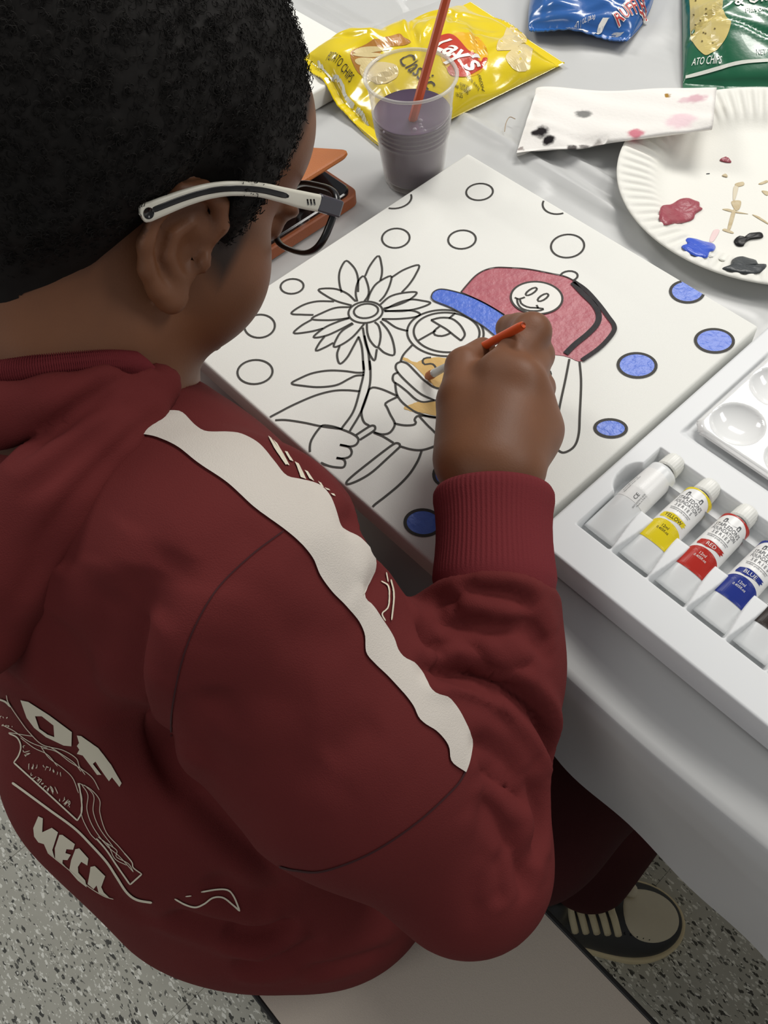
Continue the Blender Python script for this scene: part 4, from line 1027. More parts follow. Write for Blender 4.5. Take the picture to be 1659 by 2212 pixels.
def fill_poly(loops, maxe):
    cu = bpy.data.curves.new('t', 'CURVE'); cu.dimensions = '2D'; cu.fill_mode = 'FRONT'
    for pl in loops:
        sp = cu.splines.new('POLY'); sp.points.add(len(pl) - 1); sp.use_cyclic_u = True
        for i, p in enumerate(pl): sp.points[i].co = (p[0], p[1], 0, 1)
    ob = bpy.data.objects.new('t', cu); me = bpy.data.meshes.new_from_object(ob)
    bm = bmesh.new(); bm.from_mesh(me); bpy.data.objects.remove(ob); bpy.data.curves.remove(cu); bpy.data.meshes.remove(me)
    bmesh.ops.triangulate(bm, faces=bm.faces[:])
    for _ in range(6):
        es = [e for e in bm.edges if e.calc_length() > maxe]
        if not es: break
        bmesh.ops.subdivide_edges(bm, edges=es, cuts=1); bmesh.ops.triangulate(bm, faces=bm.faces[:])
    V = np.array([tuple(v.co)[:2] for v in bm.verts]); Fs = [tuple(v.index for v in f.verts) for f in bm.faces]; bm.free()
    return V, Fs
def put(name, V2, Fs, S, mt, parent, off=.0003):
    """lay a flat shape on a curved surface: S maps 2-D points to positions and normals"""
    P, N = S(np.asarray(V2, float)); P = P + N * off
    if len(Fs):
        f = Fs[0]; n = np.cross(P[f[1]] - P[f[0]], P[f[2]] - P[f[0]])
        if n @ N[f[0]] < 0: Fs = [tuple(reversed(f)) for f in Fs]
    return obj(name, mesh_from(name, P, Fs), mt, parent, False)
def xf(V, pos, ang=0.0, sx=1.0, sy=1.0):
    c, s = math.cos(ang), math.sin(ang); V = np.asarray(V) * A(sx, sy)
    return np.stack([V[:, 0] * c - V[:, 1] * s, V[:, 0] * s + V[:, 1] * c], 1) + A(*pos)

# ------------------------------------------------------------------ chip bags
def foil(name, col, rough=.24, c2=None):
    return mat(name, col, rough, col2=c2 or tuple(max(0, v - 14) for v in col), scale=9, bump=0.5, bscale=60, spec=0.6, coat=0.35)
class Bag:
    def __init__(s, L, Wd, H, seed, ground=0.0, wav=.004, amp=1.0):
        s.L, s.W, s.H, s.g, s.wav, s.amp = L, Wd, H, ground, wav, amp; r = np.random.default_rng(seed)
        s.k = [(r.uniform(30, 110), r.uniform(30, 110), r.uniform(0, 6.28), r.uniform(.0006, .0018)) for _ in range(9)]
        s.creases = [(r.uniform(-.5, .5) * Wd, r.uniform(-.5, .5) * L, r.uniform(0, 3.14), r.uniform(.02, .05), r.uniform(.0015, .004)) for _ in range(14)]
    def h(s, x, y):
        u = np.clip(np.abs(y) / (s.L / 2), 0, 1); v = np.clip(np.abs(x) / (s.W / 2), 0, 1)
        e = np.clip((1 - u - .085) / .9, 0, 1)
        return s.H * (e ** .62) * np.clip(1 - v ** 2.6, 0, 1) ** .62
    def noise(s, x, y):
        z = 0
        for a, b, p, m in s.k: z = z + m * np.sin(a * x + p) * np.sin(b * y + 2 * p)
        for cx, cy, an, ln, m in s.creases:
            c, q = math.cos(an), math.sin(an); t = (x - cx) * c + (y - cy) * q; d = -(x - cx) * q + (y - cy) * c
            z = z - m * np.exp(-(d / .0035) ** 2) * np.exp(-(t / ln) ** 2) + .5 * m * np.exp(-((d - .006) / .004) ** 2) * np.exp(-(t / ln) ** 2)
        return z * s.amp
    def pos(s, P, side=1):
        x, y = P[..., 0], P[..., 1]; hh = s.h(x, y); w = np.clip(hh / (.35 * s.H), 0, 1)
        base = s.g + s.wav * np.sin(x * 60 + 2) * np.clip((np.abs(y) / (s.L / 2) - .8) / .2, 0, 1)
        z = base + hh * (.62 if side > 0 else -.38) + .38 * s.H * np.clip(hh / s.H, 0, 1) ** .5 + s.noise(x, y) * w * (1 if side > 0 else -.2) + .0006 * side
        u = np.abs(y) / (s.L / 2)
        z = z + np.where(u > .9, .0005 * np.sin(x * 1500), 0)
        sh = 1 - .08 * np.clip(hh / s.H, 0, 1)
        return np.stack([x * 1.0, y * sh, z], -1)
    def S(s, P):
        e = 1e-4; p0 = s.pos(P); px_ = s.pos(P + A(e, 0)); py_ = s.pos(P + A(0, e)); n = np.cross(px_ - p0, py_ - p0)
        return p0, n / np.linalg.norm(n, axis=-1, keepdims=True)
    def mesh(s, name, nx=70, ny=100):
        xs = np.sin(np.linspace(-1, 1, nx) * math.pi / 2) * s.W / 2; ys = np.linspace(-1, 1, ny) * s.L / 2
        X, Y = np.meshgrid(xs, ys, indexing='ij'); P = np.stack([X, Y], -1)
        T = s.pos(P).reshape(-1, 3); Bm = s.pos(P, -1); Bm[..., 2] = np.minimum(Bm[..., 2], T.reshape(nx, ny, 3)[..., 2] - .0004); Bm[..., 2] = np.maximum(Bm[..., 2], .0005); Bm = Bm.reshape(-1, 3)
        f = grid_faces(nx, ny); n = nx * ny
        rim = [(i * ny, (i + 1) * ny, n + (i + 1) * ny, n + i * ny) for i in range(nx - 1)] + [((i + 1) * ny + ny - 1, i * ny + ny - 1, n + i * ny + ny - 1, n + (i + 1) * ny + ny - 1) for i in range(nx - 1)]
        rim += [(j + 1, j, n + j, n + j + 1) for j in range(ny - 1)] + [((nx - 1) * ny + j, (nx - 1) * ny + j + 1, n + (nx - 1) * ny + j + 1, n + (nx - 1) * ny + j) for j in range(ny - 1)]
        return mesh_from(name, np.concatenate([T, Bm]), np.concatenate([f, f[:, ::-1] + n, np.array(rim)]))
M_YEL = foil('yellow_foil', (240, 216, 28), .2, (228, 200, 16)); M_LRED = foil('red_print', (206, 62, 36), .25); M_WHT = mat('white_print', (246, 244, 238), .35); M_DRK = mat('dark_print', (46, 40, 24), .4)
M_SUN = foil('amber_print', (246, 190, 30), .22); M_BRN = foil('brown_print', (176, 116, 44), .25, (200, 140, 60)); M_POT = foil('potato_print', (240, 222, 168), .28, (226, 204, 140)); M_SEAL = mat('clear_seal', (222, 224, 214), .2, spec=.6)
bag = Bag(.214, .148, .034, 3, .0)
BC, BA = A(-.131, .3985), math.atan2(-.13, .991)
b1 = empty('chip_bag', 'yellow foil bag of potato chips lying behind the clear plastic cup', 'chip bag', (BC[0], BC[1], TZ + .003), rot=(0, 0, BA))
# the left end of the bag rides on the corner of the blank canvas
_pos0 = bag.pos
def _ride(P, side=1):
    q = _pos0(P, side); x, y = P[..., 0], P[..., 1]
    wx = BC[0] + x * math.cos(BA) - y * math.sin(BA); wy = BC[1] + x * math.sin(BA) + y * math.cos(BA)
    k = np.clip((-.150 - wx) / .03, 0, 1) * np.clip((.385 - wy) / .03, 0, 1); k = k * k * (3 - 2 * k)
    q = q.copy(); q[..., 2] += .021 * k; return q
bag.pos = _ride
obj('foil_body', bag.mesh('foil_body', 90, 120), M_YEL, b1)
def bl(px, py, z=.757): return bag_px(bag, b1, px, py)
def c1(L, z=.757): return [bl(640 + x / 2.9625, y / 2.9625, z) for x, y in L]
def bpatch(name, L, mt, off, z=.757, sp=True, maxe=.006):
    P = c1(L, z); P = [tuple(p) for p in spline(P, max(24, 5 * len(P)), True)] if sp else P
    v, f = fill_poly([P], maxe); return put(name, v, f, bag.S, mt, b1, off)
bpatch('sun_disc', ellp(1075, 350, 155, 140, 0.5, 30), M_SUN, .0003)
bpatch('logo_banner', [(880, 262), (930, 228), (990, 220), (1040, 255), (1110, 330), (1170, 368), (1222, 375), (1195, 430), (1150, 460), (1090, 490), (1030, 492), (985, 480), (965, 440), (985, 410), (950, 360), (895, 310)], M_LRED, .0006, maxe=.004)
bpatch('skillet_print', [(350, 330), (480, 262), (640, 220), (690, 240), (730, 275), (600, 300), (520, 360), (440, 470), (380, 440)], M_BRN, .0003)
for L in ([(365, 330), (420, 305), (520, 300), (600, 320), (500, 335), (400, 345)], [(355, 350), (420, 338), (540, 345), (520, 365), (420, 365)], [(375, 385), (430, 370), (530, 380), (480, 410), (400, 415)], [(410, 420), (520, 400), (640, 420), (640, 500), (520, 540), (430, 500)]):
    bpatch('potato_slice', L, M_POT, .0005)
bpatch('chip_print', [(1280, 310), (1320, 235), (1370, 168), (1430, 195), (1490, 245), (1420, 300), (1330, 325)], M_POT, .0004)
bpatch('chip_print', [(1340, 365), (1390, 310), (1470, 280), (1540, 285), (1500, 390), (1440, 462), (1380, 432)], M_POT, .0004)
def btext(name, txt, pa, pb, hgt, mt, off=.0008, shear=0., bold=0., z=.757):
    a = A(*bl(640 + pa[0] / 2.9625, pa[1] / 2.9625, z)); b = A(*bl(640 + pb[0] / 2.9625, pb[1] / 2.9625, z)); d = b - a; w = np.linalg.norm(d)
    V, Fs = text_mesh(txt, 1.0, shear, bold); x0, x1 = V[:, 0].min(), V[:, 0].max(); k = w / (x1 - x0)
    V, Fs = subdiv2((V - A((x0 + x1) / 2, 0)) * A(k, hgt), Fs, .0035); return put(name, xf(V, (a + b) / 2, math.atan2(d[1], d[0])), Fs, bag.S, mt, b1, off)
btext('logo_lettering', "Lay's", (905, 275), (1160, 440), .038, M_WHT, .0012, .3, .02)
btext('flavour_lettering', 'Classic', (680, 372), (875, 560), .021, M_DRK, .0008, .1)
btext('small_lettering', 'POTATO CHIPS', (205, 362), (355, 515), .0105, M_DRK, .0008, 0, 0, .752)
btext('fresh_lettering', 'FRESH', (1165, 480), (1192, 580), .0050, M_DRK, .0007)
btext('fresh_lettering', 'UNTIL DATE', (1092, 495), (1168, 580), .0038, M_DRK, .0007)
for t, pa, pb in (('GUAR 2005', (1045, 538), (1112, 602)), ('488 101608', (1012, 552), (1098, 628)), ('16:25', (1022, 606), (1062, 646))): btext('date_code', t, pa, pb, .0042, M_DRK, .0007)
for L, w in (([(138, 408), (250, 540), (370, 680)], .0022), ([(392, 700), (450, 790), (505, 885)], .0020)):
    P = np.array([bl(640 + x / 2.9625, y / 2.9625, .750) for x, y in spline(L, 40)]); v, f = flat_ribbon(P, w, 0); put('seal_stripe', v[:, :2], f, bag.S, M_SEAL, b1, .0012)

M_BLU = foil('blue_foil', (46, 104, 178), .24, (34, 86, 156)); M_SIL = foil('silver_foil', (176, 180, 184), .3)
bag2 = Bag(.19, .125, .042, 11, .0, .003, 1.1)
b2 = empty('chip_bag', 'blue foil chip bag with red lettering at the top of the table', 'chip bag', (-.106, .612, TZ + .003), rot=(0, 0, math.radians(30)))
def b2pos(P, side=1):
    q = Bag.pos(bag2, P, side).copy(); q[..., 0] *= 1 - .22 * np.clip(-P[..., 1] / .095, 0, 1) ** 2; q[..., 2] += .010 * np.clip(-P[..., 1] / .095, 0, 1) ** 3; return q
bag2.pos = b2pos
obj('foil_body', bag2.mesh('foil_body', 60, 80), M_BLU, b2)
M_RLET = mat('red_lettering', (196, 52, 50), .4)
def b2text(name, txt, pa, pb, hgt, mt, off, bold=0., shear=0.):
    a, b = A(*bag_px(bag2, b2, *pa)), A(*bag_px(bag2, b2, *pb)); d = b - a; w = np.linalg.norm(d)
    V, Fs = text_mesh(txt, 1.0, shear, bold); x0, x1 = V[:, 0].min(), V[:, 0].max(); k = w / (x1 - x0)
    V, Fs = subdiv2((V - A((x0 + x1) / 2, 0)) * A(k, hgt), Fs, .004); put(name, xf(V, (a + b) / 2, math.atan2(d[1], d[0])), Fs, bag2.S, mt, b2, off)
b2text('lettering_shadow', 'RUFFLES', (1328, 54), (1416, 26), .020, M_WHT, .0007, .05, .1); b2text('lettering', 'RUFFLES', (1330, 54), (1414, 27), .018, M_RLET, .0011, .0, .1)
b2text('small_lettering', 'NET WT. 1 OZ. (28.3g)', (1230, 60), (1282, 54), .0045, M_WHT, .0007)
for L in ([(1302, 40), (1318, 40), (1310, 60), (1296, 74), (1278, 72), (1296, 60)], [(1220, 66), (1272, 67), (1266, 73), (1226, 72)], [(1318, 73), (1348, 70), (1338, 79), (1322, 80)]):
    v, f = fill_poly([[bag_px(bag2, b2, x, y) for x, y in L]], .005); put('white_swash', v, f, bag2.S, M_WHT, b2, .0006)
v, f = fill_poly([[(-.052, -.03), (-.060, .05), (-.045, .05), (-.042, -.02)]], .005); put('silver_side', v, f, bag2.S, M_SIL, b2, .0006)

M_GRN = foil('green_foil', (16, 104, 68), .28, (8, 84, 54)); M_CHIP = foil('chip_picture', (216, 200, 130), .35, (200, 178, 96))
bag3 = Bag(.20, .150, .036, 21, .0, .003)
ud, wd = A(-.610, .792), A(.792, .610); c3_ = A(.066, .537) + wd * .075 + ud * .1
b3 = empty('chip_bag', 'green foil chip bag with a picture of a chip at the right edge', 'chip bag', (c3_[0], c3_[1], TZ + .003), rot=(0, 0, math.atan2(wd[1], wd[0])))
obj('foil_body', bag3.mesh('foil_body', 60, 80), M_GRN, b3)
def gl(px, py, z=.755): return bag_px(bag3, b3, px, py)
def c2(L, z=.755): return [gl(1080 + x / 2.865, y / 2.865, z) for x, y in L]
P = [tuple(p) for p in spline(c2([(1190, -60), (1340, -10), (1385, 70), (1425, 130), (1415, 200), (1370, 280), (1290, 340), (1245, 325), (1200, 270), (1180, 200), (1178, 60)]), 50, True)]
v, f = fill_poly([P], .006); ch = put('chip_print', v, f, bag3.S, M_CHIP, b3, .0005)
M_HERB = mat('herb', (104, 88, 36), .6)
for x, y in ((1212, 8), (1278, 58), (1274, 90), (1202, 95), (1212, 157), (1260, 205), (1273, 210), (1188, 215), (1318, 270), (1252, 258), (1330, 180), (1240, 130)):
    v, f = fill_poly([c2(ellp(x, y, 6, 5, 0, 7))], .01); put('herb_speck', v, f, bag3.S, M_HERB, ch, .0009)
def gtext(txt, pa, pb, hgt, bold=.0):
    a, b = A(*gl(1080 + pa[0] / 2.865, pa[1] / 2.865)), A(*gl(1080 + pb[0] / 2.865, pb[1] / 2.865)); d = b - a; w = np.linalg.norm(d)
    V, Fs = text_mesh(txt, 1.0, 0, bold); x0, x1 = V[:, 0].min(), V[:, 0].max(); k = w / (x1 - x0)
    V, Fs = subdiv2((V - A((x0 + x1) / 2, 0)) * A(k, hgt), Fs, .004); put('lettering', xf(V, (a + b) / 2, math.atan2(d[1], d[0])), Fs, bag3.S, M_WHT, b3, .0009)
gtext('& Onion', (1450, 18), (1760, -10), .019, .02); gtext('Flavored', (1520, 66), (1690, 58), .0095); gtext('ATO CHIPS', (1190, 392), (1370, 378), .0125); gtext('NET WT.', (1588, 322), (1720, 312), .0095)
for L, w in (([(1150, 480), (1300, 440), (1480, 390), (1659, 375)], .0032),):
    P = np.array([gl(1080 + x / 2.865, y / 2.865, .742) for x, y in spline(L, 14)]); v, f = flat_ribbon(P, w, 0); put('seal_stripe', v[:, :2], f, bag3.S, M_SEAL, b3, .0008)

# ------------------------------------------------------------------ cup with drink and brush
M_CUP = clear_mat('clear_cup_plastic', (236, 234, 228), .11, .12, .55); M_CUPR = clear_mat('clear_cup_rim', (228, 226, 220), .42, .15, .5)
M_DRINK = mat('purple_drink', (104, 88, 110), 0.12, col2=(92, 76, 98), scale=14, spec=.4, coat=.2)
cup = empty('plastic_cup', 'clear plastic cup half full of purple drink beside the canvas corner', 'cup', (-.0305, .2765, TZ + .0008))
def cr(z): return .0262 + (.0372 - .0262) * (z / .100)
prof = [(.001, .004), (.020, .0035), (.0245, .0005), (.0262, .001), (cr(.004), .004)]
for z in np.linspace(.006, .093, 60):
    rib = .0007 * math.cos((z - .050) / .0046 * 2 * math.pi) if .044 < z < .070 else 0
    prof.append((cr(z) + rib, z))
prof.append((.0372, .0955))
inner = [(r - .0006, z) for r, z in prof[::-1] if z > .0045]
v, f = lathe(prof + [(.0366, .0955)] + inner + [(.001, .0048)], 72, False, False)
obj('wall', mesh_from('wall', v, f), M_CUP, cup)
a = np.linspace(0, 2 * math.pi, 72, endpoint=False); P = np.stack([.0375 * np.cos(a), .0375 * np.sin(a), np.full(72, .0965)], 1)
T = np.stack([-np.sin(a), np.cos(a), 0 * a], 1); t8 = np.linspace(0, 2 * math.pi, 10, endpoint=False); rad = np.stack([np.cos(a), np.sin(a), 0 * a], 1)
V = P[:, None] + .0015 * np.cos(t8)[None, :, None] * rad[:, None] + .0013 * np.sin(t8)[None, :, None] * A(0, 0, 1)
obj('rolled_rim', mesh_from('rolled_rim', V.reshape(-1, 3), grid_faces(72, 10, True, True)), M_CUPR, cup)
LZ = .064
prof = [(.0005, .0055), (.024, .0055)] + [(cr(z) - .0012 + (.0006 * math.cos((z - .050) / .0046 * 2 * math.pi) if .044 < z < .070 else 0), z) for z in np.linspace(.0056, LZ, 40)] + [(cr(LZ) - .0022, LZ - .0004), (.0005, LZ - .0006)]
v, f = lathe(prof, 64, True, True); drink = obj('drink', mesh_from('drink', v, f), M_DRINK, cup)
M_BUB = clear_mat('bubble_film', (220, 214, 226), .35, .05, .6)
for px_, py_, r in ((908, 262, .0022), (908, 270, .0014), (911, 276, .0015), (918, 283, .0013), (896, 281, .0020), (902, 229, .0011), (829, 285, .0009)):
    q = atz(px_, py_, TZ + LZ); bm = bmesh.new(); bmesh.ops.create_uvsphere(bm, u_segments=12, v_segments=8, radius=r)
    bm_obj('bubble', bm, M_BUB, drink, True, tuple(q - A(-.0305, .2765, TZ + .0008) ))
M_ORANGE = mat('orange_plastic', (214, 84, 34), 0.35, spec=.5)
M_FERR = mat('pale_ferrule', (196, 196, 192), 0.35, metallic=.2)
M_BRIS = mat('wet_bristle', (186, 104, 34), 0.5, col2=(150, 80, 24), scale=300)
s0, s1 = A(-.0385, .2650, TZ + .0075), A(.0135, .2815, .925); sd_ = (s1 - s0) / np.linalg.norm(s1 - s0)
brush2 = empty('paintbrush', 'orange brush handle standing in the cup of purple drink', 'paintbrush', tuple(s0))
L2 = np.linalg.norm(s1 - s0); ts = np.array([.020, .024, .05, .10, .16, 1 * L2 - .004, L2])
v, f = tube([sd_ * t for t in ts], [.0030, .0034, .0037, .0037, .0035, .0030, .0022], 6); o = obj('handle', mesh_from('handle', v, f), M_ORANGE, brush2, False)
v, f = tube([sd_ * t for t in (.008, .012, .021)], [.0030, .0033, .0033], 10); obj('ferrule', mesh_from('ferrule', v, f), M_FERR, brush2)
v, f = tube([sd_ * t for t in (.001, .004, .009)], [.0008, .0026, .0030], 10); obj('bristles', mesh_from('bristles', v, f), M_BRIS, brush2)
# brush in the hand
tip, end = atz(921, 815, CZ + .0016), atz(1131, 702, .842)
brush = empty('paintbrush', "orange paintbrush held in the child's right hand, tip on the canvas", 'paintbrush', tuple(tip))
D = end - tip; LB = np.linalg.norm(D); D = D / LB
v, f = tube([D * t for t in (.032, .035, .055, LB - .004, LB - .001, LB)], [.0022, .0027, .0031, .0029, .0026, .0018], 14); obj('handle', mesh_from('handle', v, f), M_ORANGE, brush)
v, f = tube([D * t for t in (.010, .013, .033)], [.0030, .0030, .0024], 14); obj('ferrule', mesh_from('ferrule', v, f), M_FERR, brush)
v, f = tube([D * t for t in (.0, .003, .007, .011)], [.0016, .0031, .0034, .0029], 14, sx=1.0); obj('bristles', mesh_from('bristles', v, f), M_BRIS, brush)

# ------------------------------------------------------------------ phone in a folding leather case
M_LEATH = mat('tan_leather', (190, 112, 52), 0.5, col2=(176, 98, 44), scale=25, bump=0.35, bscale=700)
M_LEATH2 = mat('brown_leather_edge', (156, 86, 50), 0.55, bump=0.3, bscale=600)
M_PHONE = mat('black_glass', (18, 18, 22), 0.12)
def rr_prism(w, l, h, r, seg=6, bev=.0012):
    pts = []
    for cx, cy, a0 in ((w / 2 - r, l / 2 - r, 0), (-w / 2 + r, l / 2 - r, 90), (-w / 2 + r, -l / 2 + r, 180), (w / 2 - r, -l / 2 + r, 270)):
        for k in range(seg + 1):
            a = math.radians(a0 + 90 * k / seg); pts.append((cx + r * math.cos(a), cy + r * math.sin(a)))
    P = np.array(pts); n = len(P); rings = []
    for z, ins in ((0, bev), (bev, 0), (h - bev, 0), (h, bev)):
        k = A((w / 2 - ins) / (w / 2), (l / 2 - ins) / (l / 2)); rings.append(np.c_[P * k, np.full(n, z)])
    V = np.concatenate(rings); Fs = [tuple(x) for x in grid_faces(4, n, False, True)[:, ::-1]] + [tuple(range(n))[::-1], tuple(range(3 * n, 4 * n))]
    Fs = [tuple(x[::-1]) for x in Fs[:3 * n]] + Fs[3 * n:]
    return V, Fs
pc = empty('phone_case', 'brown leather folding phone case lying beside the cup, flap half open', 'phone case', (-.0785, .140, TZ + .0012))
v, f = rr_prism(.082, .158, .012, .010); o = obj('case_back', mesh_from('case_back', v, f), M_LEATH2, pc); sharp(o)
v, f = rr_prism(.072, .148, .007, .009); o = obj('phone', mesh_from('phone', v, f), M_PHONE, pc, True, (.001, 0, .0085)); sharp(o)
v, f = rr_prism(.084, .158, .0045, .011); fa = math.radians(-24); v = v + A(.042, 0, 0); c, s = math.cos(fa), math.sin(fa)
v = np.stack([v[:, 0] * c + v[:, 2] * s, v[:, 1], -v[:, 0] * s + v[:, 2] * c], 1) + A(-.041, 0, .0125); o = obj('flap', mesh_from('flap', v, f), M_LEATH, pc); sharp(o)
v, f = tube(spline([(-.039, -.072, .004), (-.0455, -.072, .008), (-.041, -.072, .015)], 8), .0016, 6); v2 = []
rows = spline([(-.0395, 0, .002), (-.0455, 0, .006), (-.0455, 0, .011), (-.0400, 0, .0155)], 10); rows = np.array([[p + A(0, y, 0) for y in np.linspace(-.072, .072, 8)] for p in rows]); o = obj('spine', mesh_from('spine', rows.reshape(-1, 3), grid_faces(10, 8)), M_LEATH2, pc)
md = o.modifiers.new('thick', 'SOLIDIFY'); md.thickness = .002
# ------------------------------------------------------------------ paper plate with paint
M_PLATE = mat('white_paper_plate', (233, 232, 224), 0.6, bump=.15, bscale=500)
plate = empty('paper_plate', 'white fluted paper plate with dabs of paint by the tray', 'plate', (.207, .4685, TZ + .0012))
seg = 600; a = np.linspace(0, 2 * math.pi, seg, endpoint=False); rows = []
PR = [(.0005, 0, 0), (.03, 0, 0), (.06, .0002, 0), (.080, .0006, 0), (.088, .0020, 0), (.094, .0052, 0), (.098, .0078, .35), (.103, .0098, 1), (.110, .0118, 1), (.118, .0136, 1), (.123, .0148, .8), (.1265, .0154, .3), (.1285, .0152, 0), (.1290, .0146, 0)]
for r, z, k in PR: rows.append(np.stack([r * np.cos(a), r * np.sin(a), z + .0009 * k * np.clip(np.cos(a * 74) * 1.6, -1, 1)], 1))
for r, z, k in PR[::-1]: rows.append(np.stack([r * np.cos(a), r * np.sin(a), z - .0009 + .0009 * k * np.clip(np.cos(a * 74) * 1.6, -1, 1)], 1))
obj('dish', mesh_from('dish', np.concatenate(rows), grid_faces(len(rows), seg, False, True)[:, ::-1][:, ::-1]), M_PLATE, plate)
def dab(name, pts, mt, h=.0012, z=.0004):
    pz = lambda q: float(np.interp(np.hypot(q[0], q[1]), [r for r, *_ in PR], [w for _, w, _ in PR])); C = []
    for x, y in pts:
        w = atz(x, y, TZ + .003)[:2] - A(.207, .4685)
        for _ in range(4): w = atz(x, y, TZ + .002 + pz(w))[:2] - A(.207, .4685)
        C.append(w)
    P = spline([A(*p) for p in C], 44, True); c = P.mean(0); V, n = [], len(P)
    for k, hh in ((1, 0), (.97, .55), (.86, .95), (.6, 1.0), (.3, .9)):
        for i, p in enumerate(P):
            w = c + (p - c) * k; V.append((*w, pz(w) + z + h * hh * (1 + .22 * k * math.sin(i * .86 + k * 5))))
    V.append((*c, pz(c) + z + h * .8)); Fs = [tuple(x[::-1]) for x in grid_faces(5, n, False, True)] + [(4 * n + i, 4 * n + (i + 1) % n, 5 * n) for i in range(n)]
    cr_ = np.sum(P[:, 0] * np.roll(P[:, 1], -1) - P[:, 1] * np.roll(P[:, 0], -1))
    if cr_ > 0: pass
    else: Fs = [x[::-1] for x in Fs]
    return obj(name, mesh_from(name, V, Fs), mt, plate)
def c3p(L): return [(1100 + x / 2.968, 180 + y / 2.968) for x, y in L]
M_PRED = mat('red_dab', (146, 56, 70), .35, col2=(168, 80, 92), scale=160, bump=.8, bscale=220); M_PBLU = mat('blue_dab', (44, 78, 196), .3, col2=(62, 100, 214), scale=160, bump=.8, bscale=220)
M_PGRY = mat('grey_dab', (62, 67, 70), .4, col2=(42, 46, 48), scale=140, bump=.8, bscale=220); M_PBLK = mat('black_dab', (20, 19, 21), .4, spec=.3); M_PTAN = mat('tan_smear', (176, 152, 104), .6, col2=(214, 202, 172), scale=220); M_PPNK = mat('pink_smear', (232, 206, 204), .6)
dab('paint_dab', c3p([(965, 810), (985, 785), (1040, 775), (1090, 745), (1150, 738), (1190, 750), (1220, 765), (1222, 790), (1240, 805), (1195, 835), (1180, 870), (1110, 895), (1010, 908), (975, 890), (960, 860)]), M_PRED, .0022)
dab('paint_dab', c3p([(1105, 1045), (1145, 1030), (1130, 1010), (1150, 992), (1250, 1015), (1320, 1035), (1315, 1070), (1285, 1080), (1270, 1115), (1215, 1112), (1150, 1085)]), M_PBLU, .0016)
dab('paint_dab', c3p([(1365, 1185), (1420, 1165), (1430, 1130), (1490, 1118), (1570, 1135), (1600, 1165), (1650, 1165), (1630, 1200), (1560, 1220), (1490, 1215), (1400, 1200)]), M_PGRY, .0018)
dab('paint_dab', c3p([(1440, 1010), (1465, 985), (1500, 990), (1540, 965), (1600, 955), (1628, 970), (1620, 990), (1550, 1000), (1515, 1020), (1500, 1042), (1460, 1040)]), M_PBLK, .0018)
dab('paint_dab', c3p([(1350, 490), (1380, 472), (1405, 478), (1424, 505), (1380, 503)]), M_PRED, .0010)
dab('paint_dab', c3p([(1365, 590), (1385, 578), (1400, 590), (1395, 600)]), M_PTAN, .0006)
for L, mt in (([(1450, 640), (1500, 628), (1505, 650), (1460, 660)], M_PTAN), ([(1425, 755), (1485, 750), (1478, 800), (1450, 810)], M_PTAN), ([(1368, 805), (1400, 800), (1450, 815), (1535, 835), (1440, 825)], M_PTAN), ([(1430, 815), (1452, 820), (1420, 930), (1400, 930)], M_PTAN), ([(1370, 940), (1385, 928), (1437, 950), (1430, 960)], M_PTAN), ([(1440, 660), (1470, 660), (1450, 740), (1435, 740)], mat('faint_smear', (214, 204, 180), .6)), ([(1560, 840), (1600, 850), (1659, 890), (1659, 900)], M_PTAN), ([(1600, 640), (1650, 618), (1659, 630), (1620, 645)], M_PTAN), ([(1620, 685), (1659, 690), (1659, 715), (1640, 710)], M_PTAN), ([(1285, 1005), (1310, 940), (1350, 940), (1310, 1010)], M_PPNK), ([(1265, 575), (1285, 573), (1285, 577), (1266, 578)], M_PGRY), ([(1290, 1100), (1400, 1135), (1410, 1145), (1300, 1110)], mat('pale_streak', (206, 206, 198), .6))):
    dab('paint_smear', c3p(L), mt, .0003, .0002)

